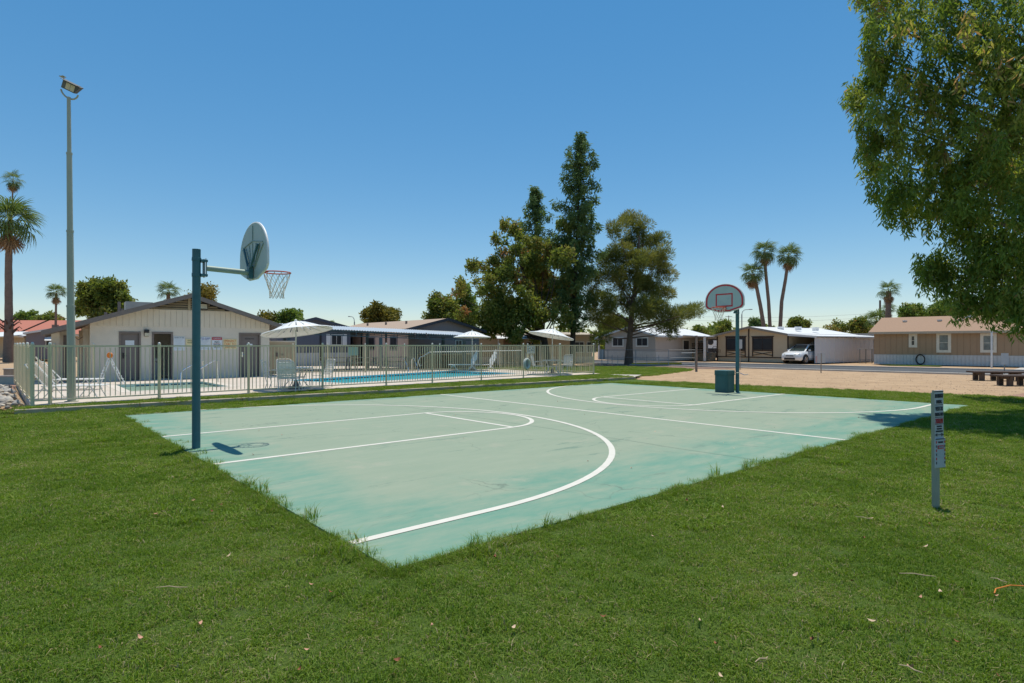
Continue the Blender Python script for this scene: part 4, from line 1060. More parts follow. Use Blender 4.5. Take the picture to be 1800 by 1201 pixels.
# low beige house under the big tree
M_beige = mat('beige_siding', rgb('#c0ae94'), .85, var=.06, scale=2)
t, f = eave_house('low beige house in the shade behind the far umbrella', P(836, 51), P(1040, 53), 0.0, 6, 2.5, 2.75, M_beige, mat('flat_roof', (.42, .36, .29), .9, var=.1), M_beige, .25)
aw = MB(); x0, x1 = f.s(866), f.s(941)
aw.prism([(-2.6, 2.13), (-.003, 2.42), (-.003, 2.48), (-2.6, 2.19)], x0, x1, 'yz'); ao = aw.build('awning', M_roofw, t)
for x in (x0 + .1, (x0 + x1) / 2, x1 - .1): MB().bb(x - .05, x + .05, -2.5, -2.4, 0, 2.14).build('awning_post', M_white, t)
MB().bb(f.s(885), f.s(912), -.04, -.003, .1, 2.1).build('brown_panel', mat('brown_panel', (.23, .14, .09), .8), t)
for px in (925, 1010, 1031): window(t, f.s(px), f.s(px) + .9, .95, 1.95, M_frw, M_screen, .06)
for i in range(6): MB().bb(.3 + i*1.75, .3 + i*1.75 + 1.66, -.03, -.003, .05, .6).build('skirt_panel', M_stucco, t)
# grey double wide with white roof
M_dgrey = mat('warm_grey_siding', rgb('#b5aca4'), .85, var=.05, scale=1.5)
gb = P(1152, 58.0); ga = Vector((gb.x - U2.x * 6.4, gb.y - U2.y * 6.4, 0))
t, f, rz_ = gable_house('grey mobile home with two white framed windows and white roof', ga, gb, .05, 9.8, 2.55, 3.35, M_dgrey, M_roofw, M_roofw, over=(1.2, .5), front=.3)
window(t, f.s(1076), f.s(1096.5), f.z(1086, 610), f.z(1086, 592.5), M_frw, M_screen, .13); window(t, f.s(1118), f.s(1140), f.z(1128, 610), f.z(1128, 592.5), M_frw, M_screen, .13)
rib_skirt(t, 0, f.L, .92, mat('white_skirt', (.56, .56, .55), .5), .22)
MB().bb(f.L + .002, f.L + .05, .0, 9.7, .0, .9).build('side_skirt', MATS['white_skirt'], t)
for y in (4.8, 7.6):
    wm = MB().bb(f.L + .002, f.L + .05, y, y + 1.2, .98, 2.15).build('window', M_frw, t); MB().bb(f.L + .052, f.L + .07, y + .12, y + 1.08, 1.1, 2.03).build('pane', M_screen, wm)
for x, y in ((f.L + 2.9, 4.2), (f.L + 2.9, 9.4), (-1.1, .3)):
    MB().bb(x - .09, x + .09, y - .09, y + .09, 0, 2.5).build('porch_post', M_white, t)
MB().prism([(f.L + .52, 2.52), (f.L + 3.1, 2.38), (f.L + 3.1, 2.46), (f.L + .52, 2.62)], 4.0, 9.9).build('porch_roof', M_roofw, t)
MB().bb(-1.15, -.6, .4, .8, 0, 1.1).build('meter_box', mat('meter_blue', (.35, .48, .58), .5), t)
# tan house with crossed braces, porch and carport
M_tan = mat('tan_siding', rgb('#c4b398'), .85, var=.05, scale=1.5); M_bt = mat('dark_brown_trim', (.045, .025, .018), .6)
ta, tb = P(1260.5, 59.6), P(1386, 53.2)
t, f, rz_ = gable_house('tan mobile home with brown crossed braces under its windows', ta, tb, .03, 12, 2.55, 3.28, M_tan, M_roofw, mat('taupe_trim', rgb('#8d8378'), .7), over=(1.95, .15), peak=None, front=.35)
for (x0, x1) in ((1276, 1311), (1322.5, 1359)):
    a, b = f.s(x0), f.s(x1); z1, z0 = f.z(x0, 593), f.z(x0, 617); zz0 = f.z(x0, 626.5)
    window(t, a, b, z0, z1, M_bt, M_screen, .10)
    br = MB().bar((a + .05, -.03, z0 - .08), (b - .05, -.03, zz0 + .10), .05, .10, (0, 1, 0)).build('brace', M_bt, t); br = MB().bar((a + .05, -.034, zz0 + .10), (b - .05, -.034, z0 - .08), .04, .10, (0, 1, 0)).build('brace', M_bt, t)
    MB().bb(a, a + .09, -.05, -.003, zz0, z0 - .002).build('brace_post', M_bt, t); MB().bb(b - .09, b, -.05, -.003, zz0, z0 - .002).build('brace_post', M_bt, t)
    MB().bb(a - .08, b + .08, -.055, -.003, z1 + .002, z1 + .09).build('lintel', M_bt, t)
zb = f.z(1316, 627)
MB().bb(0, f.L, -.04, -.003, zb - .09, zb).build('band', M_bt, t)
MB().bb(-.03, .10, -.045, -.003, 0, rz_(0) - .12).build('corner_trim', M_bt, t); MB().bb(f.L - .10, f.L + .03, -.045, -.003, 0, rz_(f.L) - .12).build('corner_trim', M_bt, t)
mx_ = f.s(1316.5); MB().bb(mx_ - .06, mx_ + .06, -.06, -.043, .0, 3.12).build('corner_trim', M_bt, t)
lettering('22', M_bt, t, .35, .28, (f.s(1264.5), -.006, f.z(1264, 617)))
# porch with steps, railing
for i in range(4): MB().bb(-1.6 + i*.0, -.05, -1.35 + i*.30, -1.05 + i*.30 - .01, 0, .20 * (i + 1)).build('step', mat('step_wood', rgb('#8d7f6c'), .8, var=.1), t)
MB().bb(-3.6, -.02, .0, 6, .62, .80).build('porch_floor', MATS['step_wood'], t); MB().bb(-3.6, -1.75, -.02, -.003, .0, .62).build('porch_skirt', M_tan, t)
for x in (-3.55, -2.6, -1.75): MB().bb(x - .05, x + .05, .02, .12, .80, 1.80).build('rail_post', M_bt, t)
for z in (1.0, 1.25, 1.5, 1.72): MB().bb(-3.5, -1.8, .05, .09, z - .05, z + .05).build('rail_board', M_bt, t)
for x in (-1.85,): MB().bb(x - .05, x + .05, 5.8, 5.9, .8, 2.3).build('rail_post', M_bt, t)
# carport roof
MB().prism([(f.L + .16, rz_(f.L) - .03), (f.L + 2.75, rz_(f.L) - .23), (f.L + 2.75, rz_(f.L) - .15), (f.L + .16, rz_(f.L) + .06)], -.35, 12.3).build('carport_roof', M_roofw, t)
MB().prism([(f.L + .16, rz_(f.L) - .12), (f.L + 2.80, rz_(f.L) - .30), (f.L + 2.80, rz_(f.L) - .14), (f.L + .16, rz_(f.L) + .07)], -.39, -.353).build('fascia', M_roofw, t)
MB().bb(f.L + .5, f.L + 1.4, 11.9, 12.0, .1, 2.1).build('carport_door', M_bt, t)
MB().bb(f.L + .2, f.L + 2.4, 12.05, 12.12, 0, 2.2).build('carport_end_wall', M_tan, t)
tf = f
for px, y in ((1371, 3), (1407, 4), (1420, 6)):
    x = f.L * .62 + y * .1; MB().lathe([(.28, 0), (.28, .22), (.34, .24), (.30, .34)], 12, (x + (px - 1371) * .03, y, rz_(x) + .0)).build('roof_vent', M_white, t)
# white panel wall of the carport
wa = tf.at(tf.L + 2.52, -.1); wb = tf.at(tf.L + 2.52, 10.2)
fw_ = Facade(wa, wb, .02); t = thing('panel_wall', 'white panel screen wall beside the parked car', 'wall', fw_.loc, fw_.ang)
n = 13
for i in range(n):
    a, b = fw_.L * i / n, fw_.L * (i + 1) / n - .03
    MB().bb(a, b, 0, .06, .03, 2.28).build('panel', mat('panel_paint', (.60, .60, .62), .55, var=.05, scale=2), t)
    MB().bb(b + .002, b + .028, -.02, .07, 0, 2.30).build('panel_post', M_white, t)
# grey building beyond
t, f = eave_house('pale grey flat roofed house beyond the white panel wall', P(1478, 75), P(1545, 73), 0, 6, 2.9, 3.0, mat('pale_grey_siding', (.44, .46, .50), .8, var=.04), shingle('grey_shingle', (.2, .2, .21)), M_grey, .2)
for i in range(9): MB().bb(.05, f.L - .05, -.03, -.003, .3 + i*.27, .3 + i*.27 + .25).build('siding_board', MATS['pale_grey_siding'], t)
# brown house on the east side of the road
M_brown_s = mat('brown_siding', rgb('#a48b70'), .85, var=.04, scale=1.2)
ba = P(1536.5, 50.0); dd_ = (road_pt(10, 0) - road_pt(0, 0)); bdir = Vector((dd_.x, dd_.y)).normalized(); bb_ = Vector((ba.x, ba.y)) + bdir * 17.5
t, f = eave_house('long brown house with white skirting and tan shingle roof', ba, bb_, .03, 8.2, 2.72, 3.98, M_brown_s, shingle('rust_shingle', (.33, .215, .145)), mat('cream_trim', rgb('#b5a894'), .7), .35)
for (x0, x1, y0, y1, sp) in ((1597.5, 1612.5, 587, 611, 0), (1646, 1672, 585, 620, 0), (1723, 1752, 586, 620, 0)):
    window(t, f.s(x0), f.s(x1), f.z((x0+x1)/2, y1), f.z((x0+x1)/2, y0), mat('cream_frame', rgb('#d9d2c2'), .6), M_glassd if x0 < 1600 else mat('grey_pane', (.16, .19, .19), .12, var=.4, scale=3), .20, 0, 0, 1)
rib_skirt(t, 0, f.L, .78, MATS['white_skirt'], .24)
gm_ = MB()
for i in range(1, 43):
    x = i * f.L / 43; gm_.bb(x - .01, x + .01, -.012, -.003, .83, 2.6)
gm_.build('siding_groove', mat('groove_paint', rgb('#927b63'), .85), t, kind='stuff')
zr = 3.98 - .25
for px in (1563, 1625, 1662):
    x = f.s(px) + .6; MB().lathe([(.10, 0), (.10, .35), (.18, .37), (.18, .45)], 10, (x, 2.6, zr - .45)).build('vent_pipe', M_roofw, t)
MB().bb(f.s(1662) + .8, f.s(1662) + 1.5, 3.4, 4.1, zr - .1, zr + .35).build('roof_vent', M_white, t)
hz = thing('hose_coil', 'coil of black hose hung on the brown house skirting', 'hose', f.at(f.s(1619), -.16, f.z(1619, 632)), f.ang)
for k in range(5): MB().tube(arc((random.uniform(-.03, .03), -.02 - k*.012, 0), .36 + .015*k, 0, 352, 22, (.75, 0, 0), (0, 0, 1)), .022, 6, closed=True).build('loop', M_black, hz)
sheet('lawn_patch', [f.at(f.s(1575), -.3), f.at(f.s(1660), -.3), f.at(f.s(1662), -2.6), f.at(f.s(1560), -2.6)], .012, M_soil)
# far west homes and red tiled roofs
t, f = eave_house('beige house with a pale awning behind the tall palm', P(-40, 66), P(43, 64), 0.2, 6, 2.4, 2.9, M_beige, M_roofw, M_white, .3)
MB().prism([(-2.0, 2.3), (-.003, 2.52), (-.003, 2.58), (-2.0, 2.36)], .2, f.L - .2, 'yz').build('awning', M_roofw, t)
t, f, rz_ = gable_house('mauve grey flat sided mobile home beside the pool house', P(46, 58), P(123, 60), 0.2, 8, 2.6, 2.95, M_pgrey, M_roofw, M_white, over=(.2, .2))
window(t, f.s(80), f.s(103), 1.1, 1.9, M_frw, M_screen, .06); MB().prism([(-.7, 1.85), (-.06, 2.2), (-.06, 2.25), (-.7, 1.9)], f.s(79), f.s(104), 'yz').build('window_awning', M_white, t)
M_tile_r = mat('red_tile', (.44, .16, .11), .85, var=.15, scale=20, bump=.5, bscale=8)
t, f = eave_house('cream house with a red tiled roof far behind the palm', P(38, 84), P(150, 84), 0.2, 11, 3.0, 5.1, M_beige, M_tile_r, M_beige, .3)
MB().bb(f.L*.30, f.L*.30 + .6, 2, 2.6, 3.2, 4.4).build('chimney', M_trim, t)
t, f = eave_house('cream house with a red tiled roof at the picture edge', P(-60, 84), P(24, 84), 0.2, 11, 3.0, 5.1, M_beige, M_tile_r, M_beige, .3)

# ------------------------------------------------------------------ white car with open tailgate
M_car = mat('white_car_paint', (.74, .75, .76), .25, var=.02, coat=.6)
M_tyre = mat('tyre_rubber', (.02, .02, .021), .85, var=.2); M_alloy = mat('alloy', (.55, .56, .58), .3, .8, var=.1)
M_cglass = mat('car_glass', (.025, .045, .045), .04, var=.2, spec=.8)
t = thing('suv_car', 'white suv parked under the carport with its tailgate open', 'car', tf.at(tf.L + 1.28, -1.95), tf.ang)
t.location.z = .02
def loft(stations, closed_ends=True):
    m_ = MB(); k = len(stations[0]); vs = [v for s in stations for v in s]; fs = []
    for i in range(len(stations) - 1):
        for j in range(k): fs.append((i*k + j, i*k + (j+1) % k, (i+1)*k + (j+1) % k, (i+1)*k + j))
    fs.append(tuple(range(k - 1, -1, -1))); fs.append(tuple(range((len(stations)-1)*k, len(stations)*k)))
    return m_.add(vs, fs)
def sect(y, hw, zb, zt, crown): return [(-hw*.90, y, zb), (-hw*.985, y, zb + .10), (-hw, y, (zb + zt)/2), (-hw*.965, y, zt - .10), (-hw*.86, y, zt), (0, y, zt + crown), (hw*.86, y, zt), (hw*.965, y, zt - .10), (hw, y, (zb + zt)/2), (hw*.985, y, zb + .10), (hw*.90, y, zb)]
loft([sect(0, .66, .36, .70, .02), sect(.05, .78, .30, .80, .02), sect(.22, .88, .27, .90, .03), sect(.60, .92, .27, .99, .05), sect(1.15, .935, .27, 1.06, .05), sect(2.5, .94, .28, 1.08, .0), sect(3.9, .93, .30, 1.10, 0), sect(4.5, .88, .34, 1.10, 0), sect(4.64, .80, .42, 1.02, 0)]).build('body', M_car, t, True)
cab = loft([[(-.84, 1.02, 1.04), (-.66, 1.05, 1.06), (.66, 1.05, 1.06), (.84, 1.02, 1.04)], [(-.76, 1.50, 1.34), (-.60, 1.49, 1.37), (.60, 1.49, 1.37), (.76, 1.50, 1.34)], [(-.68, 1.95, 1.60), (-.56, 1.92, 1.65), (.56, 1.92, 1.65), (.68, 1.95, 1.60)], [(-.68, 3.2, 1.65), (-.56, 3.2, 1.70), (.56, 3.2, 1.70), (.68, 3.2, 1.65)], [(-.66, 4.25, 1.60), (-.55, 4.28, 1.65), (.55, 4.28, 1.65), (.66, 4.25, 1.60)], [(-.84, 4.50, 1.06), (-.66, 4.52, 1.06), (.66, 4.52, 1.06), (.84, 4.50, 1.04)]]).build('cabin', M_car, t, True)
def offs(a, b, c, d, k=.012):
    a, b, c, d = map(Vector, (a, b, c, d)); n_ = (b - a).cross(d - a).normalized() * k
    return MB().add([a, b, c, d, a + n_, b + n_, c + n_, d + n_], [(0,3,2,1),(4,5,6,7),(0,1,5,4),(1,2,6,5),(2,3,7,6),(3,0,4,7)])
offs((-.68, 1.10, 1.105), (.68, 1.10, 1.105), (.57, 1.86, 1.605), (-.57, 1.86, 1.605), .03).build('windscreen', M_cglass, t)
for s in (-1, 1):
    def sg(y0, y1, y2, y3):
        p = [(s*.842, y0, 1.13), (s*.845, y1, 1.13), (s*.705, y2, 1.56), (s*.705, y3, 1.56)]
        if s < 0: p = [p[1], p[0], p[3], p[2]]
        return offs(*p, .02)
    sg(1.42, 2.55, 2.50, 1.98).build('side_window', M_cglass, t); sg(2.62, 3.55, 3.50, 2.57).build('side_window', M_cglass, t); sg(3.62, 4.34, 4.14, 3.57).build('side_window', M_cglass, t)
    MB().bb(s*.98 - .09, s*.98 + .09, 1.38, 1.50, 1.10, 1.24).build('mirror', M_car, t, bevel=.03)
    MB().tube([(s*.62, 2.1, 1.70), (s*.62, 2.2, 1.74), (s*.62, 4.0, 1.74), (s*.62, 4.1, 1.69)], .016, 6).build('roof_rail', M_grey, t)
    hl = offs((s*.40, -.004, .70), (s*.80, .155, .74), (s*.82, .20, .86), (s*.44, .06, .83), -.03 if s < 0 else .03).build('headlight', mat('headlight', (.55, .56, .50), .1, var=.2, scale=20), t)
    MB().lathe([(.0, 0), (.07, 0), (.07, .02)], 12).xf(Matrix.Translation((s*.66, .065, .48)) @ Matrix.Rotation(R(90), 4, 'X')).build('fog_lamp', M_black, t)
    for y in (.92, 3.62):
        MB().lathe([(.0, -.01), (.43, -.01), (.43, .012), (.0, .012)], 24, cap=False).xf(Matrix.Translation((s*.928, y, .40)) @ Matrix.Rotation(R(90), 4, 'Y')).build('wheel_arch', M_black, t)
        wq = link('wheel', None, t, (s*.86, y, .355))
        wq2 = MB().lathe([(.22, -.11), (.33, -.11), (.355, -.08), (.355, .08), (.33, .11), (.22, .11)], 28, cap=False).xf(Matrix.Rotation(R(90), 4, 'Y')).build('tyre', M_tyre, wq, True)
        rm = MB().lathe([(.0, .0), (.06, .0), (.06, .04), (.0, .04)], 14, cap=False)
        for k in range(5):
            th = 2*math.pi*k/5; rm.bar((math.cos(th)*.04, math.sin(th)*.04, .02), (math.cos(th)*.23, math.sin(th)*.23, .04), .075, .02)
        rm.tube(arc((0, 0, .03), .225, 0, 360, 28, (1, 0, 0), (0, 1, 0))[:-1], .018, 6, closed=True)
        rm.xf(Matrix.Translation((s*.085, 0, 0)) @ Matrix.Rotation(R(90*s), 4, 'Y')).build('rim', M_alloy, wq)
MB().bb(-.36, .36, -.012, .012, .60, .765).build('grille', M_grey, t, bevel=.01); MB().bb(-.50, .50, -.008, .03, .33, .52).build('air_intake', M_black, t, bevel=.01)
MB().lathe([(.0, 0), (.05, 0), (.05, .012)], 12).xf(Matrix.Translation((0, -.014, .68)) @ Matrix.Diagonal((1.4, 1, .7, 1)) @ Matrix.Rotation(R(90), 4, 'X')).build('badge', M_alloy, t)
MB().bb(-.9, .9, .5, 4.2, .24, .33).build('sill', M_black, t)
tgm = loft([[(-.66, 4.28, 1.62), (.66, 4.28, 1.62), (.66, 4.28, 1.66), (-.66, 4.28, 1.66)], [(-.74, 4.75, 1.80), (.74, 4.75, 1.80), (.72, 4.72, 1.88), (-.72, 4.72, 1.88)], [(-.70, 5.30, 1.90), (.70, 5.30, 1.90), (.68, 5.27, 2.0), (-.68, 5.27, 2.0)], [(-.5, 5.45, 1.86), (.5, 5.45, 1.86), (.5, 5.45, 1.93), (-.5, 5.45, 1.93)]])
tgo = tgm.build('tailgate', M_car, t, True); MB().bb(-.55, .55, 4.45, 5.1, 1.70, 1.74).xf(Matrix.Translation((0, 4.3, 1.66)) @ Matrix.Rotation(R(13), 4, 'X') @ Matrix.Translation((0, -4.3, -1.66))).build('lining', M_black, tgo)

for s in (-1, 1):
    for y in (1.40, 2.58, 3.56): MB().bb(min(s*.925, s*.948), max(s*.925, s*.948), y, y + .012, .36, 1.06).build('door_seam', M_black, t)
    for y in (2.35, 3.35): MB().bb(min(s*.93, s*.965), max(s*.93, s*.965), y, y + .16, .92, .955).build('door_handle', M_alloy, t)
    MB().bb(min(s*.925, s*.952), max(s*.925, s*.952), 1.36, 3.18, .30, .44).build('side_cladding', M_grey, t)
# ------------------------------------------------------------------ trees
M_bark = mat('bark', (.13, .095, .07), .95, var=.3, scale=7, bump=.8, bscale=14)
M_barkd = mat('dark_bark', (.055, .042, .034), .95, var=.3, scale=7, bump=.8, bscale=14)
def leaf_cloud(name, parent, m, C_, S_, n, L, Wd, droop=0.0, flat=0.0, seed=0, outward=0.0, centers=None, tone=(.5, .2), wob=.3, patch=1.0):
    """leaf shaped faces scattered with spread S_ round the cluster centres C_"""
    rg = np.random.default_rng(seed)
    C_ = np.asarray(C_); k = rg.integers(0, len(C_), n)
    off = np.clip(rg.normal(0, 1, (n, 3)), -1.7, 1.7); S_ = np.asarray(S_)
    c = C_[k] + off * (S_[k] if S_.ndim == 2 else S_)
    a = rg.normal(0, 1, (n, 3)); a[:, 2] *= (1 - flat)
    if outward: 
        o = off / (np.linalg.norm(off, axis=1)[:, None] + 1e-6); a = a * (1 - outward) + o * outward * 1.6
    a /= np.linalg.norm(a, axis=1)[:, None]; a[:, 2] -= droop; a /= np.linalg.norm(a, axis=1)[:, None]
    r = rg.normal(0, 1, (n, 3)); b = np.cross(a, r); b /= np.linalg.norm(b, axis=1)[:, None]
    sc = rg.uniform(.65, 1.35, n)[:, None]
    Lv = a * L * sc; Wv = b * Wd * sc * .5
    V = np.stack([c, c + Lv * .45 + Wv, c + Lv, c + Lv * .45 - Wv], 1).reshape(-1, 3)
    me = bpy.data.meshes.new(name); me.vertices.add(n * 4); me.vertices.foreach_set('co', V.ravel().astype(np.float32))
    me.loops.add(n * 4); me.loops.foreach_set('vertex_index', np.arange(n * 4, dtype=np.int32)); me.polygons.add(n)
    me.polygons.foreach_set('loop_start', np.arange(0, n * 4, 4, dtype=np.int32))
    try: me.polygons.foreach_set('loop_total', np.full(n, 4, dtype=np.int32))
    except Exception: pass
    me.update(calc_edges=True)
    f_ = rg.uniform(.5, 1.6, (3, 3)); ct = rg.normal(0, .6, len(C_)) + .9 * sum(np.sin(C_ @ f_[i] * patch + i * 2.1) for i in range(3)) * .75; tn = np.clip(tone[0] + tone[1] * (.75 * ct[k] + .65 * rg.normal(0, 1, n)), 0, 1)
    at = me.attributes.new('tone', 'FLOAT', 'POINT'); at.data.foreach_set('value', np.repeat(tn, 4).astype(np.float32))
    me.materials.append(m)
    return link(name, me, parent)
def shell_pts(rg, lobes, per, shell=.55, squash=1.0, top=0.0):
    """cluster centres near the surfaces of the lobes; per = clusters for a lobe of radius 1"""
    out = []
    for (c, r) in lobes:
        rad = np.array(r if hasattr(r, '__len__') else (r, r, r * squash)); n = max(2, int(per * (rad.prod() ** (1/3)) ** 2))
        d = rg.normal(0, 1, (n, 3)); d /= np.linalg.norm(d, axis=1)[:, None]; d[:, 2] += top; d /= np.linalg.norm(d, axis=1)[:, None]
        q = rg.uniform(shell, 1.0, n)[:, None]; out.append(np.asarray(c) + d * q * rad)
    return np.concatenate(out)
LM_dark = leaf_mat('oak_leaf', [(0, (0.078, 0.122, 0.023)), (.45, (0.155, 0.205, 0.041)), (.75, (0.235, 0.25, 0.060)), (.90, (0.28, 0.245, 0.075)), (1, (0.336, 0.182, 0.077))], trans=0.5)
LM_con = leaf_mat('conifer_leaf', [(0, (0.058, 0.119, 0.049)), (.5, (0.118, 0.192, 0.064)), (1, (0.205, 0.262, 0.090))], trans=0.45)
LM_pine = leaf_mat('pine_needle', [(0, (0.085, 0.117, 0.029)), (.45, (0.169, 0.195, 0.047)), (.75, (0.247, 0.247, 0.062)), (1, (0.351, 0.286, 0.111))], trans=0.42)
LM_euc = leaf_mat('willow_leaf', [(0, (0.070, 0.125, 0.024)), (.45, (0.150, 0.230, 0.042)), (.72, (0.240, 0.300, 0.058)), (.9, (0.350, 0.360, 0.080)), (1, (0.375, 0.250, 0.112))], trans=0.55, gloss=.018)
LM_mid = leaf_mat('bright_leaf', [(0, (0.078, 0.143, 0.029)), (.5, (0.150, 0.234, 0.049)), (.8, (0.234, 0.286, 0.072)), (1, (0.312, 0.299, 0.104))], trans=0.48)
LM_yel = leaf_mat('yellow_leaf', [(0, (.09, .10, .02)), (.5, (.19, .18, .035)), (1, (.33, .26, .07))], trans=.35)
LM_palm = leaf_mat('palm_leaf', [(0, (0.056, 0.106, 0.025)), (.5, (0.106, 0.169, 0.040)), (1, (0.200, 0.237, 0.075))], trans=0.35, gloss=.02)
LM_dead = leaf_mat('dead_palm_leaf', [(0, (.16, .10, .055)), (.5, (.27, .18, .10)), (1, (.40, .29, .17))], trans=.2)
def limb(pts, r0, r1, n=8): 
    k = len(pts); return (pts, [r0 + (r1 - r0) * i / (k - 1) for i in range(k)], n)
def wood(name, parent, limbs, m):
    b = MB()
    for pts, rs, n in limbs: b.tube(pts, rs, n)
    return b.build(name, m, parent, True)
def px_tree(name, label, base, lobes_px, d, mleaf, mbark, n, L, Wd, cat='tree', per=9, spread=.30, trunk_r=.22, seed=1, droop=.15, shell=.5, group=None, tone=(.45, .2), branches=True, flat=0., outward=0., jit=1.0, fork=.35, squash=.9, top=0.0, rk=1.0):
    """lobes_px: (px, py, radius in px) measured on the photo, set at depth d with jitter jit (metres)"""
    rg = np.random.default_rng(seed)
    t = thing(name, label, cat, base, 0, group); base = Vector(base)
    lob = []
    for (px, py, r) in lobes_px:
        dd = d + rg.uniform(-1, 1) * jit; rr = r * dd / F * rk
        lob.append((np.array(P(px, dd, ZD(py, dd)) - base), rr))
    cl = shell_pts(rg, lob, per, shell, squash, top)
    leaf_cloud('crown', t, mleaf, cl, spread, n, L, Wd, droop, flat, seed, outward, tone=tone)
    zs = [l[0][2] for l in lob]; zt = max(zs); ctr = sum((l[0] for l in lob), np.zeros(3)) / len(lob)
    tp = [Vector((0, 0, -.1)), Vector((ctr[0]*.1, ctr[1]*.1, zt*.18)), Vector((ctr[0]*.35, ctr[1]*.35, zt*.40)), Vector((ctr[0]*.8, ctr[1]*.8, zt*.65)), Vector((ctr[0], ctr[1], zt*.88))]
    lm = [limb(tp, trunk_r, trunk_r*.25)]
    lm[0][1][0] = trunk_r * 1.35
    if branches:
        for c, r in lob:
            k = min(.85, max(.25, c[2]/zt*fork + .1)); i = k * (len(tp) - 1); i0 = min(int(i), len(tp) - 2); s = tp[i0].lerp(tp[i0+1], i - i0)
            e = Vector(c); mid = s.lerp(e, .5) + Vector((rg.uniform(-.3, .3), rg.uniform(-.3, .3), -.12 * (e - s).length * .4))
            lm.append(limb([s, mid, e], trunk_r*.24, trunk_r*.04, 5))
    wood('trunk', t, lm, mbark)
    return t
# ---- tall slender conifers
def spire(label, base, lean, zt, prof, d, n, seed, trunk_r, z_low, group, L=.30, Wd=.085):
    """prof: (height, radius) pairs of the outline"""
    rg = np.random.default_rng(seed)
    t = thing('conifer_tree', label, 'tree', base, 0, group)
    hs_ = [p[0] for p in prof]; rs_ = [p[1] for p in prof]
    cl, sp, lm = [], [], []
    z = z_low; gold = 0
    ax = lambda z: Vector((lean[0] * z / zt, lean[1] * z / zt, z))
    lm.append(limb([ax(-.1), ax(zt*.3), ax(zt*.6), ax(zt*.97)], trunk_r, trunk_r*.12))
    while z < zt:
        R_ = np.interp(z, hs_, rs_); gold += 2.4 + rg.uniform(-.3, .3); R1 = R_ * rg.uniform(.50, 1.10)
        e = ax(z) + Vector((math.cos(gold) * R1, math.sin(gold) * R1, R1 * rg.uniform(-.10, .35)))
        lm.append(limb([ax(z), ax(z).lerp(e, .5) + Vector((0, 0, .06 * R1)), e], max(.02, trunk_r*.16), .012, 4))
        for k in np.linspace(.28, 1.0, max(2, int(R1 / .33))):
            q = ax(z).lerp(e, float(k)); cl.append((q.x + rg.normal(0, .10), q.y + rg.normal(0, .10), q.z - .08)); s = .09 + .09 * (1 - abs(k - .6)); sp.append((s, s, s * 1.5))
        z += rg.uniform(.13, .27) * (1.0 if R_ > .5 else .6)
    leaf_cloud('crown', t, LM_con, cl, np.array(sp), n, L, Wd, .75, .2, seed, tone=(.45, .22))
    wood('trunk', t, lm, M_barkd)
    return t
gT = 'trees on the lawn beyond the pool'
dT = 47.0
def zz_(py): return ZD(py, dT)
spire('tallest slender conifer rising above the other lawn trees', P(1005, dT), (.75, 0), zz_(236) , [(zz_(585), .9), (zz_(540), 1.6), (zz_(470), 2.1), (zz_(420), 2.35), (zz_(375), 2.0), (zz_(330), 1.25), (zz_(300), 1.45), (zz_(270), 1.1), (zz_(237), .15)], dT, 22000, 21, .24, zz_(575), gT)
spire('slender conifer whose pointed top shows above the bushy tree', P(944, 51), (-.15, 0), ZD(331, 51), [(ZD(560, 51), 1.2), (ZD(440, 51), 1.7), (ZD(400, 51), 1.35), (ZD(365, 51), 1.15), (ZD(331, 51), .12)], 51, 9500, 22, .2, ZD(520, 51), gT)
px_tree('broadleaf_tree', 'wide bushy olive green tree between pool and houses', P(962, 46.5), [(925,425,24),(893,402,19),(957,440,30),(905,455,34),(862,470,26),(985,455,26),(848,505,26),(900,505,38),(950,500,38),(828,475,16),(812,500,14),(1000,490,26),(985,520,30),(880,555,30),(930,550,34),(975,555,28),(845,545,20),(862,575,20),(908,585,18),(950,590,16),(806,520,10),(880,425,14),(1010,430,20),(990,398,13),(938,470,28),(818,548,12)], 46.5, LM_dark, M_barkd, 40000, .24, .115, per=10, spread=.21, trunk_r=.30, seed=31, group=gT, tone=(.52, .24), rk=.96, jit=2.4, fork=.30)
tr = thing('broadleaf_tree', 'slim dark tree trunk leaning with foliage under the bushy tree', 'tree', P(916, 45), 0, gT)
wood('trunk', tr, [limb([(0,0,-.1), (-.25,0,1.6), (.3,0,3.2), (-.6,.3,5)], .22, .06), limb([(-.2,0,1.5), (-1.4,.2,2.9), (-2.2,.3,4.2)], .12, .04)], M_barkd)
rgx = np.random.default_rng(4); leaf_cloud('crown', tr, LM_dark, shell_pts(rgx, [((-.9,0,3.9),1.3),((.4,0,4.1),1.2),((-2.3,.2,4.2),1.1)], 14), .3, 6000, .26, .13, .15, 0, 5)
px_tree('pine_tree', 'broad yellow green pine with a thick bare trunk', P(1105, 49), [(1108,392,20),(1132,398,16),(1088,405,18),(1120,425,24),(1158,428,19),(1170,445,14),(1085,445,24),(1060,462,18),(1120,462,28),(1150,465,26),(1172,480,16),(1048,492,18),(1080,490,26),(1110,500,26),(1145,505,28),(1165,520,18),(1040,525,20),(1062,530,24),(1095,535,22),(1128,540,24),(1155,548,24),(1180,560,18),(1198,552,16),(1215,548,14),(1228,541,10),(1186,578,16),(1160,572,14),(1068,565,20),(1042,560,16),(1058,590,13),(1100,568,12),(1128,560,16)], 49, LM_pine, M_bark, 80000, .28, .040, per=17, spread=.21, rk=.94, trunk_r=.30, seed=41, droop=-.25, shell=.62, group=gT, tone=(.45, .2), outward=.75, jit=2.2, fork=.62, squash=.78, top=.25)
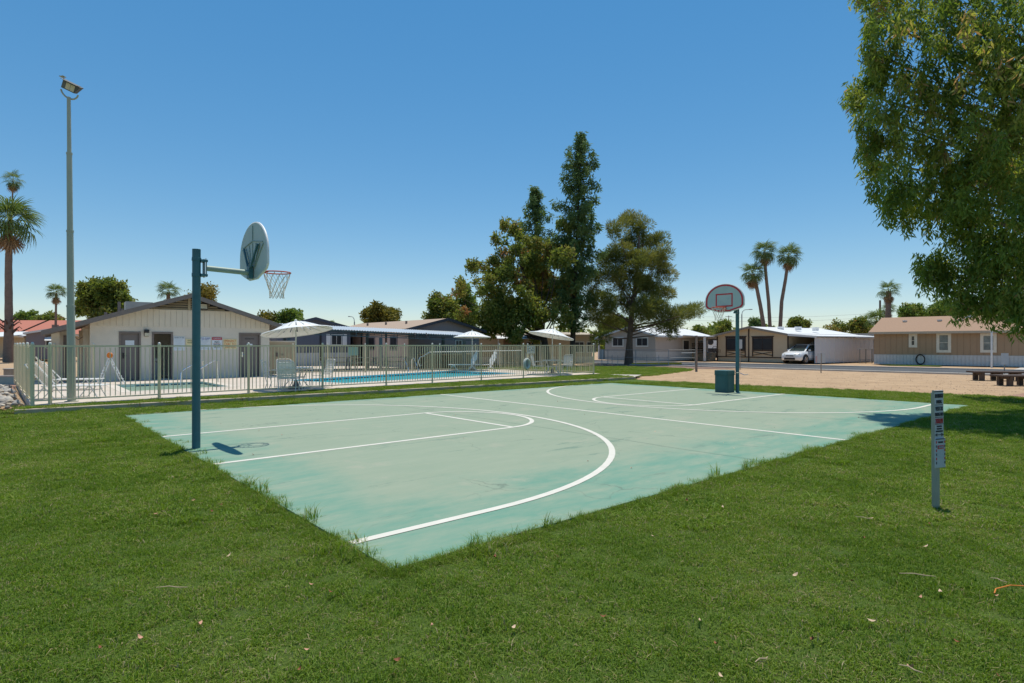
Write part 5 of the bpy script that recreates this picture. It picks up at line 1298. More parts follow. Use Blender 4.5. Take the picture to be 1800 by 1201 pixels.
# ---- large overhanging tree on the east side
big = thing('shade_tree', 'huge overhanging tree with drooping narrow leaves beside the court', 'tree', (17.6, 17.0, 0))
bb0 = Vector((17.6, 17.0, 0)); rgb_ = np.random.default_rng(77)
lob = []
def add_lobe(px, py, d, r): lob.append((np.array(P(px, d, ZD(py, d)) - bb0), r))
edge = [(1540,-20),(1545,40),(1552,95),(1540,130),(1530,165),(1528,205),(1535,245),(1548,285),(1562,320),(1580,352),(1600,372)]
for i, (px, py) in enumerate(edge):
    add_lobe(px + 14*math.sin(i*2.7), py, 14.2 + .7 * math.sin(i*2.1), .50 + .16*math.sin(i*1.9)); add_lobe(px - 12 + 10*math.sin(i*1.3), py + 12, 14.4 + .6*math.cos(i*1.7), .24)
for px, py, d, r in ((1600,-30,14,1.1),(1600,60,13.4,1.0),(1610,150,13.6,1.0),(1600,230,13.6,1.0),(1640,310,13.8,.9),(1655,370,14,.8),(1700,20,13,1.2),(1690,120,12.8,1.2),(1700,220,13,1.2),(1720,310,13,1.1),(1740,390,13.4,.95),(1790,60,12,1.3),(1790,180,12.2,1.3),(1800,290,12.2,1.2),(1810,390,12.6,1.0),(1690,405,14,.65),(1720,450,13.8,.7),(1775,450,13.2,.8),(1830,450,12.6,.9),
        (1622,470,14.4,.30),(1640,462,14.4,.34),(1655,485,14.4,.38),(1632,490,14.2,.24),(1690,490,14.2,.5),(1730,500,13.8,.55),(1700,525,14,.36),(1690,545,14,.22),(1770,505,13.4,.6),(1752,540,13.6,.36),(1790,535,13,.45),(1815,560,12.6,.5),(1748,562,13.6,.16),(1795,572,13,.2),(1668,515,14.2,.26)):
    add_lobe(px, py, d, r)
for i in range(22):                       # the rest of the crown, further back and beyond the frame
    a = rgb_.uniform(0, 2*math.pi); zc = rgb_.uniform(3.6, 14.5); q = math.sqrt(max(.05, 1 - ((zc - 8.5)/7.5)**2)); rad = rgb_.uniform(.45, 1) * 5.8 * q
    x, y = 17.2 + rad*math.cos(a), 15.6 + rad*math.sin(a)
    if y < 9.8 or (x / max(y, .1) < .62 + .0 and y < 14): continue
    lob.append((np.array((x, y, zc)) - np.array(bb0), 1.35))
cl = np.concatenate([shell_pts(rgb_, [l], 34 if l[1] > .45 else 75, .30, .9) for l in lob])
vis = cl.copy()
leaf_cloud('crown', big, LM_euc, cl, np.array([.08, .08, .17]), 135000, .15, .038, 1.1, 0, 78, tone=(.57, .22), patch=1.3)
lm = [limb([(0,0,-.1), (.1,-.1,1.6), (-.2,-.3,3.4), (-.6,-.5,6.5), (-1.0,-.6,10)], .5, .12, 10)]; lm[0][1][0] = .62
for i, (c, r) in enumerate(lob):
    if r < .3 and i % 2: continue
    k = min(.8, max(.28, c[2] / 14)); s = Vector((0,0,0)).lerp(Vector((-1.0,-.6,10)), k); e = Vector(c)
    lm.append(limb([s, s.lerp(e, .5) + Vector((0, 0, .5)), e], .11 if r > .5 else .05, .015, 5))
wood('trunk', big, lm, M_bark)

# ---- fan palms
def frond_mesh(name, m, span, nl, bend, seed, fold=.25, petiole=.55):
    rg = np.random.default_rng(seed); V, Fc, T = [], [], []
    def q(ps, tn):
        o = len(V); V.extend(ps); Fc.append(tuple(range(o, o + len(ps)))); T.extend([tn] * len(ps))
    w = .025; q([(0, -w, 0), (petiole, -w*.6, .02), (petiole, w*.6, .02), (0, w, 0)], .9)
    for i in range(nl):
        a = R(-span + 2*span*i/(nl - 1)); Ln = (.62 + .22 * math.cos(a)) * rg.uniform(.9, 1.08); h = R(span*2/nl*.62)
        up = fold * abs(math.sin(a)) * .3
        tip = lambda r_, aa, dz: (petiole + r_*Ln*math.cos(aa), r_*Ln*math.sin(aa), .02 + up*r_ + dz)
        tn = float(np.clip(rg.normal(.5, .2), 0, 1))
        d1, d2 = -bend*.12, -bend*(.45 + rg.uniform(0, .25))
        q([(petiole, 0, .02), tip(.6, a - h*.55, d1), tip(.6, a + h*.55, d1)], tn)
        q([tip(.6, a - h*.55, d1), tip(.86, a - h*.22, (d1 + d2)*.5), tip(1, a, d2), tip(.86, a + h*.22, (d1 + d2)*.5), tip(.6, a + h*.55, d1)], tn)
    me = bpy.data.meshes.new(name); me.from_pydata(V, [], Fc); me.materials.append(m)
    at = me.attributes.new('tone', 'FLOAT', 'POINT'); at.data.foreach_set('value', np.array(T, np.float32))
    return me
FR_G = [frond_mesh('frond', LM_palm, 95, 17, .5 + .3*i, 300 + i) for i in range(3)]
FR_D = [frond_mesh('dead_frond', LM_dead, 60, 11, .5, 320 + i, 0, .45) for i in range(2)]
M_ptrunk = mat('palm_trunk', (.20, .145, .115), .95, var=.22, scale=5, bump=.8, bscale=10)
def palm(label, base, pts, r0, r1, size, n_green, n_dead, seed, group=None, skirt=0, lowest=-35):
    rg = np.random.default_rng(seed); base = Vector(base)
    t = thing('fan_palm', label, 'palm tree', base, 0, group)
    P_ = [Vector(p) - base for p in pts]; k = len(P_)
    rs = [r0 + (r1 - r0) * min(1, i / (k - 1)) for i in range(k)]; rs[0] = r0 * 1.25
    tk = MB(); dense, dr = [], []
    for i in range(k - 1):
        for j in range(6):
            dense.append(P_[i].lerp(P_[i+1], j/6)); dr.append((rs[i] + (rs[i+1] - rs[i])*j/6) * (1 + .05*((i*6 + j) % 2)))
    dense.append(P_[-1]); dr.append(rs[-1]); tk.tube(dense, dr, 10); tk.build('trunk', M_ptrunk, t, True)
    top = P_[-1]
    for i in range(n_green):
        el = R(78 - (78 - lowest) * (i / n_green) ** .9); az = i * 2.39996 + rg.uniform(-.2, .2); s = size * rg.uniform(.88, 1.1)
        link('frond', FR_G[i % 3], t, top + Vector((0, 0, .1*size)), Euler((rg.uniform(-.3, .3), -el, az), 'XYZ'), (s, s, s))
    for i in range(n_dead):
        el = R(rg.uniform(-86, -58)); az = i * 2.39996 + 1; s = size * rg.uniform(.75, 1.05)
        link('dead_frond', FR_D[i % 2], t, top - Vector((0, 0, .10*size + (i % 4)*.12*skirt)), Euler((rg.uniform(-.4, .4), -el, az), 'XYZ'), (s, s, s))
    return t
d = 55; b_ = P(15, d); ctr = ZD(392, d)
palm('tall thick fan palm with brown dead skirt beside the stone heap', b_, [b_, P(15.5, d, 4), P(15, d, 9), P(17, d, ctr)], .36, .24, 2.0, 34, 16, 51, None, 1.0, -45)
d2 = 60; b2 = P(18, d2); c2 = ZD(318, d2)
palm('taller thin fan palm right behind the thick palm', b2, [b2, P(17, d2, 6), P(20, d2, 14), P(23, d2, c2)], .13, .06, .85, 20, 9, 52, None, .6, -75)
sk_ = MB()
for i in range(14):
    a = i * 2.4; sk_.tube([(.33*math.cos(a), .33*math.sin(a), 2.7 + .09*i), (.8*math.cos(a), .8*math.sin(a), 3.1 + .09*i), (1.0*math.cos(a), 1.0*math.sin(a), 2.9 + .09*i)], [.08, .05, .03], 5)
o = sk_.build('old_leaf_base', mat('leaf_base', (.10, .06, .045), .95, var=.3), [x for x in bpy.data.objects if x.name == 'fan_palm'][0], kind='stuff')
gP = 'fan palms behind the houses'
d = 95
for lab, pts, r0, r1, sz, ng_, nd, sd in (
    ('shortest of three grouped palms, leaning away from the others', [(1344, 583), (1337, 540), (1329, 500), (1323, 482)], .34, .24, 1.75, 28, 16, 53),
    ('middle palm of the three, tallest crown above the tan house', [(1354, 583), (1351, 530), (1346, 480), (1344, 444)], .30, .21, 1.7, 30, 9, 54),
    ('palm of the three that curves away from the other two', [(1371, 583), (1374, 530), (1381, 490), (1386, 452)], .32, .22, 1.7, 32, 14, 55)):
    q = [P(px, d, ZD(py, d)) for px, py in pts]; b_ = P(pts[0][0] + (pts[0][0] - pts[1][0])*.6, d)
    palm(lab, b_, [b_] + q, r0, r1, sz, ng_, nd, sd, gP, .8, -50)
for lab, px, py, pyb, d, sz, ng_, nd, sd, r in (
    ('small palm whose crown shows beside the floodlight pole', 98, 515, 590, 85, 1.15, 26, 10, 56, .16), ('palm crown just above the pool house ridge', 295, 514, 590, 46, .72, 22, 4, 57, .16),
    ('shaggy palm with brown fronds beside the brown house roof', 1561, 512, 640, 85, 1.25, 20, 22, 58, .42), ('short bushy palm beside the grey flat roofed house', 1540, 565, 640, 90, 1.5, 24, 6, 59, .3),
    ('low palm peeking over the mauve house roof', 786, 568, 640, 75, .85, 20, 3, 60, .2), ('small distant palm seen above the slate house', 583, 569, 640, 120, .6, 16, 4, 61, .15),
    ('second lower palm crown on the shaggy palm trunk', 1561, 545, 640, 86.5, .9, 18, 6, 63, .3)):
    b_ = P(px, d); palm(lab, b_, [b_, P(px, d, ZD((py + 606)/2, d)), P(px + 1, d, ZD(py, d))], r, r*.8, sz, ng_, nd, sd, gP, 1.1, -35)

# ---- background trees: outline boxes measured on the photo
def bg_tree(label, x0, x1, y0, y1, d, m, n, seed, L=.45, nl=14, group='trees beyond the houses', tone=(.5, .22), dens=7, open_=1.0):
    rg = np.random.default_rng(seed); cx, cy, w, h = (x0 + x1)/2, (y0 + y1)/2, (x1 - x0)/2, (y1 - y0)/2; lb = []
    for i in range(int(nl * 1.7)):
        a = rg.uniform(0, 2*math.pi); q = math.sqrt(rg.uniform(.05, 1)); r = rg.uniform(.17, .36) * min(w, h) * open_
        lb.append((cx + (w - r)*q*math.cos(a), cy + (h - r)*q*math.sin(a), r))
    return px_tree('background_tree', label, P(cx, d), lb, d, m, M_barkd, n, L, L*.5, per=dens*1.3, spread=.30, trunk_r=.3, seed=seed, group=group, tone=tone, jit=w*d/F*.6)
bg_tree('round green tree behind the red roofed house', 20, 74, 545, 582, 100, LM_mid, 6000, 101)
bg_tree('dark tree between the small palm and red roof', 68, 112, 549, 582, 100, LM_dark, 5000, 102)
bg_tree('big tree rising behind the pool house roof', 128, 234, 488, 575, 62, LM_dark, 22000, 103, .34, 24, tone=(.42, .20))
bg_tree('yellowish small tree top behind the pool house ridge', 338, 378, 503, 545, 55, LM_yel, 4200, 104, .24, 10, open_=.8)
bg_tree('yellow green tree beside the pool house eave', 455, 495, 548, 590, 70, LM_yel, 4500, 105, .34)
bg_tree('bright green tree above the slate house', 485, 535, 534, 590, 70, LM_mid, 7500, 106, .34)
bg_tree('yellow green bushy tree behind the tan shingle roof', 634, 704, 532, 585, 75, LM_yel, 13000, 107, .36, 18, tone=(.4, .2))
bg_tree('loose olive tree beside the mauve gable', 748, 800, 515, 585, 58, LM_dark, 8000, 108, .28, 14, tone=(.45, .22), open_=.9)
bg_tree('sparse green tree under the bushy tree edge', 790, 838, 502, 590, 60, LM_mid, 8500, 109, .28, 16, open_=.85)
bg_tree('tan leaved shrub tree behind the beige flat roof', 850, 900, 548, 600, 62, LM_yel, 6000, 110, .28)
bg_tree('green tree behind the grey mobile home roof', 1050, 1110, 555, 600, 80, LM_mid, 7000, 111, .36)
bg_tree('dark round tree between the two mobile homes', 1214, 1246, 574, 600, 95, LM_dark, 4000, 112, .4)
bg_tree('pale loose tree above the tan house porch', 1255, 1294, 564, 600, 90, LM_dark, 4500, 113, .36, tone=(.5, .2), open_=.8)
bg_tree('dark green tree beside the palm trunks', 1312, 1342, 556, 590, 110, LM_con, 4500, 114, .42)
bg_tree('round olive tree behind the white roof vents', 1378, 1424, 557, 590, 100, LM_dark, 6500, 115, .38, tone=(.45, .2))
bg_tree('thin sparse tree above the carport', 1452, 1490, 562, 595, 95, LM_dark, 1800, 116, .34, open_=.7, tone=(.6, .2))
bg_tree('dark shrub tree beside the short bushy palm', 1490, 1530, 556, 595, 95, LM_dark, 5000, 117, .36)
bg_tree('rounded green tree beside the brown house ridge', 1578, 1625, 534, 580, 80, LM_mid, 8000, 118, .34)
bg_tree('feathery bright tree behind the brown house', 1615, 1730, 519, 580, 85, LM_mid, 20000, 119, .32, 22)
bg_tree('green tree past the far end of the brown house', 1720, 1850, 510, 590, 90, LM_mid, 16000, 120, .36, 20)
hd_ = MB
px = -60; k = 0
far_n = 26000
rgx = np.random.default_rng(9); cs_ = []
for i in range(900):
    p_ = rgx.uniform(-250, 2050); dd = rgx.uniform(135, 170); cs_.append(P(p_, dd, rgx.uniform(.5, 4.2 + 1.3*math.sin(p_*.021) + .8*math.sin(p_*.057))))
tl = leaf_cloud('distant_trees', None, LM_dark, [tuple(c) for c in cs_], 1.0, far_n, 1.3, .7, .1, 0, 3, tone=(.55, .2)); tl['kind'] = 'stuff'; tag(tl, 'distant line of trees along the horizon behind all the houses', 'trees')
# ------------------------------------------------------------------ small things
M_post = mat('sign_post', rgb('#989a90'), .5, .2, var=.08)
M_sgn = mat('sign_face', (.42, .45, .48), .4, var=.05)
# visitor parking sign on the near lawn
M_ink = mat('faded_ink', (.055, .06, .07), .6)
q = G(1646, 893); st = thing('parking_sign', 'narrow visitor parking sign on a square grey post in the lawn', 'sign', q, R(19))
st.rotation_euler = (0, R(-.6), R(19))
MB().bb(-.026, .026, -.02, .032, -.1, 1.18).build('post', M_post, st, bevel=.006)
MB().bb(-.066, .066, -.034, -.022, .52, 1.205).build('upper_panel', M_sgn, st, bevel=.004)
MB().bb(-.072, .072, -.046, -.0345, .42, .72).build('lower_panel', M_sgn, st, bevel=.004)
MB().bb(-.070, -.0665, -.036, -.012, .52, 1.207).build('side_channel', M_post, st)
y_ = -.037
def bar_(z, h=.006, w=.058, yy=y_): MB().bb(-w, w, yy + .0005, yy + .0025, z - h/2, z + h/2).build('print_bar', M_ink, st)
bar_(1.195, .012, .062)
for txt, z, h, w, m in (('NO OVERNIGHT', 1.150, .042, .125, M_ink), ('PARKING', 1.090, .036, .085, M_ink), ('VISITOR', 1.020, .044, .12, M_ink), ('PARKING ONLY', .962, .036, .128, M_ink), ('2 HOUR LIMIT', .895, .050, .12, M_red), ('VIOLATORS', .840, .016, .08, M_ink), ('TOWED AWAY', .815, .016, .08, M_ink), ('AT OWNERS EXPENSE', .790, .016, .11, M_ink)):
    lettering(txt, m, st, w * .9, h, (0, y_ + .001, z))
for z in (1.058, .932, .862): bar_(z)
ar = MB(); ar.bb(-.035, .035, y_ + .0005, y_ + .0025, .750, .758)
for s in (-1, 1): ar.prism([(s*.03, .736), (s*.03, .772), (s*.062, .754)], y_ + .0005, y_ + .0025)
ar.build('arrow', M_ink, st)
y2 = -.049; MB().bb(-.068, .068, y2, y2 + .002, .708, .718).build('print_bar', M_ink, st)
lettering('TOW AWAY', M_ink, st, .07, .018, (0, y2 + .001, .680)); MB().bb(-.042, .042, y2, y2 + .002, .612, .648).build('print_bar', M_red, st); lettering('WARNING', M_sgn, st, .065, .02, (0, y2 - .001, .630))
for i in range(4): MB().bb(-.04, .04, y2, y2 + .002, .585 - i*.022, .590 - i*.022).build('print_bar', MATS['grey_print'], st)
for i in range(6):
    for s in (-1, 1): MB().bb(s*.060 - .006, s*.060 + .006, y2, y2 + .002, .460 + i*.042, .484 + i*.042).build('print_mark', M_red if i % 2 else M_ink, st)

def lot_sign(label, px, py_base, py0, py1, wpx, back=True, rz=0.0, double=False):
    q = G(px, py_base); d = q.y; t = thing('lot_sign', label, 'sign', q, rz, 'sign posts along the sandy lot'); z0, z1 = ZD(py1, d), ZD(py0, d); w = wpx*d/F
    MB().bb(-.025, .025, 0.0, .03, -.05, z1 + .02).build('post', mat('rusty_post', rgb('#9a8d80'), .7, var=.15), t)
    if double:
        for s in (-1, 1): MB().bb(s*w*.27 - w*.22, s*w*.27 + w*.22, -.016, -.003, z0, z1).build('panel', M_sgn, t)
        MB().bb(-w*.72, -w*.52, -.016, -.003, z0, z0 + (z1 - z0)*.72).build('small_panel', mat('pink_panel', rgb('#b99a98'), .6), t)
    else: MB().bb(-w/2, w/2, -.016, -.003, z0, z1).build('panel', M_sgn, t)
lot_sign('thin sign post standing behind the far hoop pole', 1301, 649, 597, 613, 7)
lot_sign('double panel sign post in the sand opposite the car', 1443.5, 655, 621.5, 638, 14, double=True)
lot_sign('grey backed sign on a post beside the brown benches', 1766, 659, 621, 641, 13)
t = thing('white_post', 'plain white pipe post at the road beyond the benches', 'post', G(1743, 646)); MB().tube([(0, 0, -.05), (0, 0, 2.6)], .06, 10).build('pipe', M_white, t); MB().lathe([(.065, 0), (.065, .04), (.02, .06)], 10, (0, 0, 2.6)).build('cap', M_white, t)
q = G(1224, 652.5); t = thing('gate_post', 'tall bare post where the sand meets the far lawn', 'post', q); MB().bb(-.06, .06, -.06, .06, -.05, ZD(590, q.y)).build('post', mat('brown_post', rgb('#85766c'), .8, var=.2), t); MB().bar((0, 0, ZD(620, q.y)), (-.9, .1, ZD(620.5, q.y)), .04).build('arm', M_white, t)
# low wire fence between the far lawn and the road
t = thing('wire_fence', 'low wire fence with thin metal posts in front of the grey home', 'fence', G(1068, 641))
org = t.location.copy(); pr = None; tops = []
for px, pyb in ((1058, 642.5), (1068.5, 642), (1117.5, 642.5), (1175, 643), (1222, 644)):
    q = G(px, pyb) - org; MB().tube([q, q + Vector((0, 0, 1.28))], .03, 6).build('post', M_grey, t); tops.append(q)
for px in (1076, 1086, 1137, 1158):
    q = G(px, 643.5) - org; MB().tube([q, q + Vector((0, 0, .85))], .022, 6).build('stake', M_grey, t)
for a, b in zip(tops[:-1], tops[1:]):
    for z in (1.26, .65): MB().tube([a + Vector((0, 0, z)), b + Vector((0, 0, z))], .012, 4).build('wire', M_grey, t)
# benches of dark planks
M_plank = mat('dark_plank', (.095, .066, .052), .75, var=.25, scale=4, bump=.2)
def bench(label, loc, rz, L_, W_, h):
    t = thing('plank_bench', label, 'bench', loc, rz, 'low plank benches on the sand'); n = 4; w = W_/n
    for i in range(n): MB().bb(-L_/2, L_/2, -W_/2 + i*w, -W_/2 + (i + 1)*w - .012, h - .07, h).build('plank', M_plank, t, bevel=.006)
    for x in (-L_/2 + .35, 0, L_/2 - .35):
        for s in (-1, 1): MB().bb(x - .09, x + .09, s*(W_/2 - .12) - .07, s*(W_/2 - .12) + .07, -.02, h - .072).build('leg', M_plank, t)
        MB().bb(x - .06, x + .06, -W_/2 + .03, W_/2 - .03, h - .17, h - .073).build('cross_beam', M_plank, t)
bench('low dark plank bench further back on the sand', P(1752, 27.6), ANG2 + R(38), 2.2, .75, .42)
bench('low dark plank bench cut by the picture edge', P(1802, 24.2), ANG2 + R(46), 2.3, .75, .42)
# river stones heaped outside the fence corner
M_st = [mat('stone_%s' % n, c, .85, var=.18, scale=6, bump=.3, bscale=25) for n, c in (('tan', (.42, .36, .28)), ('grey', (.36, .34, .31)), ('pale', (.52, .46, .38)), ('dark', (.24, .22, .20)))]
rg5 = np.random.default_rng(55); smesh = []
for i in range(8):
    bm = bmesh.new(); bmesh.ops.create_icosphere(bm, subdivisions=2, radius=1)
    sx, sy, sz = rg5.uniform(.8, 1.25), rg5.uniform(.6, .95), rg5.uniform(.38, .6); ph_ = rg5.uniform(0, 6, 6)
    for v in bm.verts:
        k = 1 + .12*math.sin(2.1*v.co.x + ph_[0]) + .10*math.sin(2.7*v.co.y + ph_[1]) + .08*math.sin(3*v.co.z + ph_[2]); v.co = Vector((v.co.x*sx*k, v.co.y*sy*k, v.co.z*sz*k))
    me = bpy.data.meshes.new('stone'); bm.to_mesh(me); bm.free(); me.materials.append(M_st[i % 4]); me.polygons.foreach_set('use_smooth', [True]*len(me.polygons)); smesh.append(me)
t = thing('stone_heap', 'bed of rounded tan and grey river stones outside the fence corner', 'rock bed', G(25, 705))
org = t.location.copy(); cnt = 0
for i in range(4000):
    if cnt >= 295: break
    x, y = rg5.uniform(-22, -11.9), 14.6 + 7.4 * rg5.uniform(0, 1) ** 1.5
    lim = -12.35 - (y - 14.77)*.90
    if x > lim or x < lim - 2.7 - .4*math.sin(y*3): continue
    if y < 14.75 + .12*math.sin(x*9): continue
    s = rg5.uniform(.065, .13); dl = lim - x; z = .02 + .10*max(0, 1 - dl/2.2) + rg5.uniform(-.01, .05)
    link('stone', smesh[int(rg5.integers(0, 8))], t, Vector((x, y, z)) - org, (rg5.normal(0, .3), rg5.normal(0, .3), rg5.uniform(0, 6.28)), (s, s, s)); cnt += 1
t = thing('concrete_block', 'small pale concrete block beside the palm trunk', 'block', P(19.5, 27, -.02), R(10)); MB().bb(-.2, .2, -.2, .2, 0, .55).build('block', M_kerb, t, bevel=.02); MB().bb(-.22, .22, -.22, .22, .551, .60).build('cap', M_conc, t, bevel=.01)
t = thing('low_wall', 'low teal painted wall behind the stone bed', 'wall', P(-6, 24.5, -.02), R(3)); MB().bb(-2.2, 1.0, 0, .18, 0, .34).build('wall', mat('teal_grey', rgb('#7f9a9c'), .8, var=.08), t); MB().bb(-2.2, 1.0, -.02, .20, .341, .40).build('coping', M_conc, t)
# bicycle on the porch and camper behind it
bk = thing('bicycle', 'bicycle leaning on the tan house porch', 'bicycle', tf.at(-.75, 1.4, .80), tf.ang + R(8))
for x in (-.52, .52):
    wl_ = MB().tube(arc((x, 0, .34), .33, 0, 360, 24)[:-1], .022, 6, closed=True).build('wheel', M_black, bk, True)
    sp_ = MB()
    for k in range(8): sp_.bar((x, 0, .34), (x + .32*math.cos(k*math.pi/4), 0, .34 + .32*math.sin(k*math.pi/4)), .006)
    sp_.build('spoke', M_steel, wl_)
MB().tube([(-.52, 0, .34), (-.1, 0, .32), (-.22, 0, .80), (.34, 0, .82), (-.1, 0, .32)], .02, 6).tube([(-.52, 0, .34), (-.22, 0, .72)], .014, 6).tube([(.52, 0, .34), (.36, 0, .82), (.33, 0, .98)], .02, 6).build('frame', M_steel, bk)
MB().tube([(.30, -.28, .98), (.36, 0, 1.0), (.30, .28, .98)], .014, 6).build('handlebar', M_steel, bk); MB().bb(-.34, -.12, -.07, .07, .84, .90).build('saddle', M_black, bk, bevel=.02)
cp_ = thing('camper', 'white camper with dark windows parked beyond the porch', 'camper', P(1237, 76), ANG2 + R(10))
MB().bb(-2.2, 2.4, 0, 2.2, .55, 2.75).build('body', M_white, cp_, bevel=.12)
for x0, x1 in ((-1.9, -1.35), (-.9, -.4)): MB().bb(x0, x1, -.03, -.002, 1.6, 2.35).build('window', M_screen, cp_)
MB().lathe([(0, 0), (.38, 0), (.38, .03), (0, .03)], 18, cap=False).xf(Matrix.Translation((.9, -.002, 2.0)) @ Matrix.Rotation(R(90), 4, 'X')).build('spare_wheel', M_black, cp_)
MB().bb(-2.2, 2.4, -.02, -.002, .56, 1.2).build('skirt', M_black, cp_)
for x in (-1.3, 1.5): MB().lathe([(0, -.1), (.36, -.1), (.36, .1), (0, .1)], 18, cap=False).xf(Matrix.Translation((x, .1, .36)) @ Matrix.Rotation(R(90), 4, 'X')).build('wheel', M_tyre, cp_)
# cart behind the panel wall
t = thing('cart_frame', 'grey metal frame rack between panel wall and brown house', 'rack', P(1522, 52.5)); 
for x in (-.55, .0, .55): MB().bb(x - .03, x + .03, -.03, .03, 0, 1.25).build('post', M_grey, t)
MB().bb(-.6, .6, -.2, .3, 1.251, 1.30).build('shelf', M_sgn, t); MB().bb(-.5, .5, -.1, .25, .3, .34).build('shelf', M_grey, t)
t = thing('white_shed', 'small white roofed shed behind the rack', 'shed', P(1531, 60), ANG2); MB().bb(-1, 1, 0, 1.5, 0, 1.6).build('wall', M_grey, t); MB().prism([(-1.1, 1.602), (1.1, 1.602), (1.1, 1.75), (0, 2.15), (-1.1, 1.75)], -.1, 1.6).build('roof', M_white, t)
# street lamps, utility poles, wires
def street_lamp(label, px, d, ztop, arm, grp='curved street lamps'):
    t = thing('street_lamp', label, 'street lamp', P(px, d), 0, grp); MB().tube([(0, 0, 0), (0, 0, ztop - .9)], .10, 8).build('pole', M_grey, t)
    a = abs(arm); s = 1 if arm > 0 else -1
    MB().tube([(0, 0, ztop - .9), (s*a*.08, 0, ztop - .4), (s*a*.35, 0, ztop - .08), (s*a, 0, ztop)], .06, 6).build('arm', M_grey, t, True); MB().bb(min(s*a*.85, s*a*1.25), max(s*a*.85, s*a*1.25), -.14, .14, ztop - .08, ztop + .06).build('lamp_head', M_grey, t, bevel=.03)
street_lamp('curved street lamp above the patio cover roof', 623, 100, ZD(556.5, 100), -.85)
street_lamp('curved street lamp behind the far hoop board', 1304, 105, ZD(544, 105), 1.5)
def util_pole(label, px, d, py, r=.14, cross=True):
    t = thing('utility_pole', label, 'utility pole', P(px, d), 0, 'utility poles and wires'); z = ZD(py, d); MB().tube([(0, 0, 0), (0, 0, z)], [r, r*.75], 8).build('pole', M_bark, t)
    if cross: MB().bb(-1.1, 1.1, -.06, .06, z - .35, z - .22).build('crossarm', M_bark, t)
util_pole('dark utility pole beside the shaggy palm', 1547, 100, 528, .2, False); util_pole('thin utility pole far behind the porch tree', 1281, 190, 555, .16); util_pole('thin utility pole far behind the low palm', 1538, 190, 553, .16)
wt = thing('power_line', 'thin power lines crossing the sky behind the palms', 'power line', P(1281, 188))
for k, (za, zb) in enumerate(((556, 546), (563, 553), (575, 566))):
    a, b = P(1200, 188, ZD(za, 188)), P(1600, 188, ZD(zb, 188)); pts_ = [a.lerp(b, i/14) - wt.location + Vector((0, 0, -1.2*math.sin(math.pi*i/14))) for i in range(15)]
    MB().tube(pts_, .030, 4).build('wire', M_grey, wt)
# fallen leaves, bark strips
def curl_leaf(L_, W_, curl, seed):
    rg = np.random.default_rng(seed); n = 5; vs, fs = [], []
    for i in range(n):
        k = i/(n - 1); w = W_*math.sin(math.pi*(.08 + .84*k))*.5; x = (k - .5)*L_; z = curl*(k - .5)**2*L_*2
        vs += [(x, -w, z + w*.6), (x, 0, z + rg.uniform(0, .004)), (x, w, z + w*.5)]
    for i in range(n - 1):
        for j in range(2): fs.append((i*3 + j, (i+1)*3 + j, (i+1)*3 + j + 1, i*3 + j + 1))
    return MB().add(vs, fs)
MLf = [mat('leaf_tan', (.55, .40, .27), .8, var=.2, scale=30), mat('leaf_pink', (.50, .27, .18), .8, var=.2, scale=30), mat('leaf_brown', (.22, .075, .035), .75, var=.3, scale=30)]
lmesh = [curl_leaf(.055 - .006*(i % 3), .024, .5 + .2*(i % 3), 900 + i).mesh('fallen_leaf', MLf[i % 3], True) for i in range(9)]
rg6 = np.random.default_rng(66)
KINDL = {0: ('tan dry curled leaf fallen on the mown lawn', 'tan fallen leaves on the lawn'), 1: ('pinkish dry curled leaf fallen on the mown lawn', 'pinkish fallen leaves on the lawn'), 2: ('dark brown dry leaf fallen on the mown lawn', 'brown fallen leaves on the lawn')}
spots = [(273,904,1),(373,899,2),(388,888,2),(299,986,0),(404,976,0),(247,1122,1),(349,1098,1),(499,1034,0),(547,1028,1),(541,1143,1),(527,1176,2),(177,1140,2),(582,1042,2),(902,1104,0),(869,980,2),(981,980,2),(1150,944,0),(1179,945,0),(1398,1011,0),(1230,1092,0),(1259,1133,2),(1267,1190,0),(1497,1022,2),(1653,1041,0),(1618,1051,1),(1624,1077,1),(1531,1092,0),(1628,961,0),(1750,948,0),(1685,1130,2),(1756,1190,2),(1600,1174,1),(1750,1048,1),(1633,921,2),(1518,946,2),(340,880,1),(1270,892,0),(1342,805,0),(1489,787,0),(1207,880,2),(700,1160,2),(760,1100,1),(1060,1085,2),(1340,1165,0),(1430,1125,2),(1530,912,0)]
for i, (px, py, k) in enumerate(spots):
    q = G(px, py, .038); lab, gr = KINDL[k]; o = link('fallen_leaf', lmesh[k + 3*int(rg6.integers(0, 3))], None, q, (rg6.normal(0, .3), rg6.normal(0, .25), rg6.uniform(0, 6.28)))
    s = rg6.uniform(.55, 1.0); o.scale = (s, s, s); tag(o, lab, 'fallen leaf', gr)
for i in range(40):
    p_ = W(rg6.uniform(.3, 17), rg6.uniform(.3, 12), .026); o = link('court_leaf', lmesh[int(rg6.integers(0, 9))], None, p_, (rg6.normal(0, .2), rg6.normal(0, .2), rg6.uniform(0, 6.28))); s = rg6.uniform(.4, .9); o.scale = (s, s, s)
    tag(o, 'small dry leaf lying on the green court surface', 'fallen leaf', 'dry leaves scattered on the court')
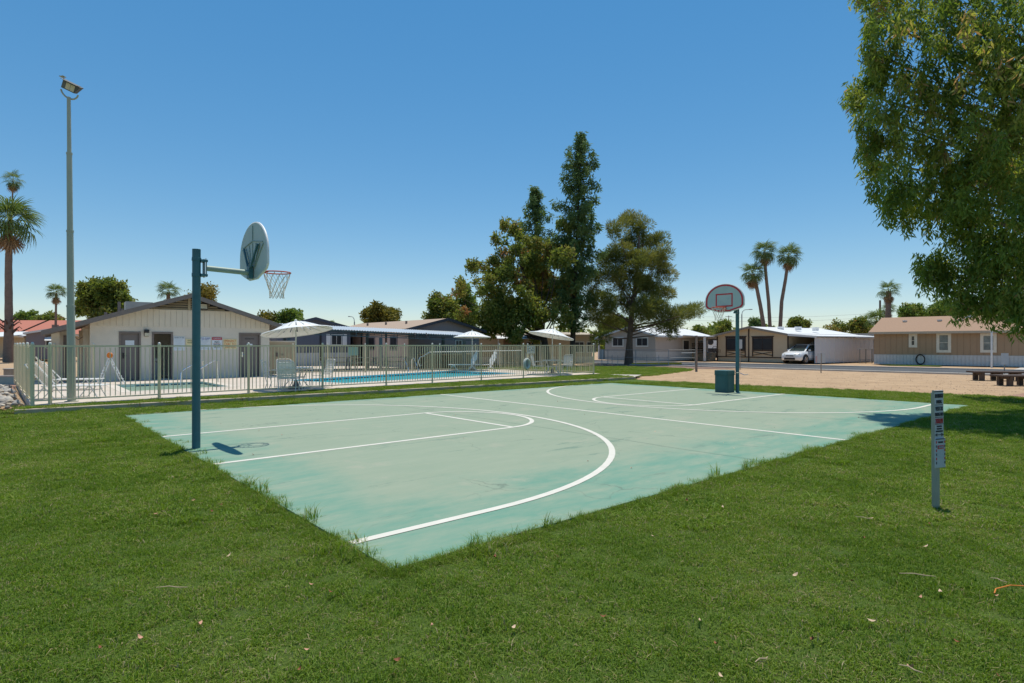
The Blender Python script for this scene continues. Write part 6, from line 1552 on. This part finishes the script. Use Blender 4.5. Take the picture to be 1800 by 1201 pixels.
MST = mat('bark_strip', (.42, .32, .20), .8, var=.2, scale=20)
for px, py, L_, az, lab in ((302, 1033, .20, .1, 'straight pale twig lying in the lawn west of the court'), (1613, 1011, .24, -.15, 'long pale bark strip on the lawn below the parking sign'), (1519, 911, .14, -.5, 'short curved bark strip on the lawn near the sign shadow'), (1340, 1160, .11, .5, 'short pale twig in the long grass at the bottom'), (1600, 1176, .10, -.8, 'thin tan twig lying low in the lawn'), (1755, 1020, .09, -1.0, 'small pale forked twig near the orange cord')):
    o = MB().tube([(-L_/2, 0, 0), (-L_*.1, .008, .006), (L_*.2, -.004, .004), (L_/2, .01, 0)], [.002, .0035, .0035, .002], 6).build('twig', MST); o.location = G(px, py, .05); o.rotation_euler = (0, .05, az); tag(o, lab, 'twig')
a = G(1748, 1043, .045); o = MB().tube([(0, 0, 0), (.05, .05, .008), (.18, .09, .015), (.40, .07, .012), (.8, .10, .0)], .004, 6).build('orange_cord', mat('orange_cord', (.62, .20, .03), .6)); o.location = a; tag(o, 'orange cord in the lawn at the picture edge', 'cord')

# pebbles loose on the sandy lot
pb = MB(); rg7 = np.random.default_rng(8)
for i in range(1500):
    px_ = rg7.uniform(1120, 1860); py_ = rg7.uniform(652, 697); q = G(px_, py_)
    lawn_edge = 667.5 + (px_ - 1120) * .055
    if py_ > lawn_edge - 1.5 or (px_ < 1240 and py_ < 656): continue
    r_ = rg7.uniform(.008, .03); a_ = rg7.uniform(0, 6.28); c_, s_ = math.cos(a_)*r_, math.sin(a_)*r_
    pb.add([(q.x + c_, q.y + s_, -.03), (q.x - s_, q.y + c_, -.03), (q.x - c_, q.y - s_, -.03), (q.x + s_, q.y - c_, -.03), (q.x + c_*.2, q.y, -.03 + r_*.9)], [(0, 1, 4), (1, 2, 4), (2, 3, 4), (3, 0, 4)])
o = pb.build('gravel', mat('pebble', (.30, .21, .15), .9, var=.35, scale=40)); o['kind'] = 'stuff'; tag(o, 'loose pebbles scattered over the sandy lot', 'gravel')
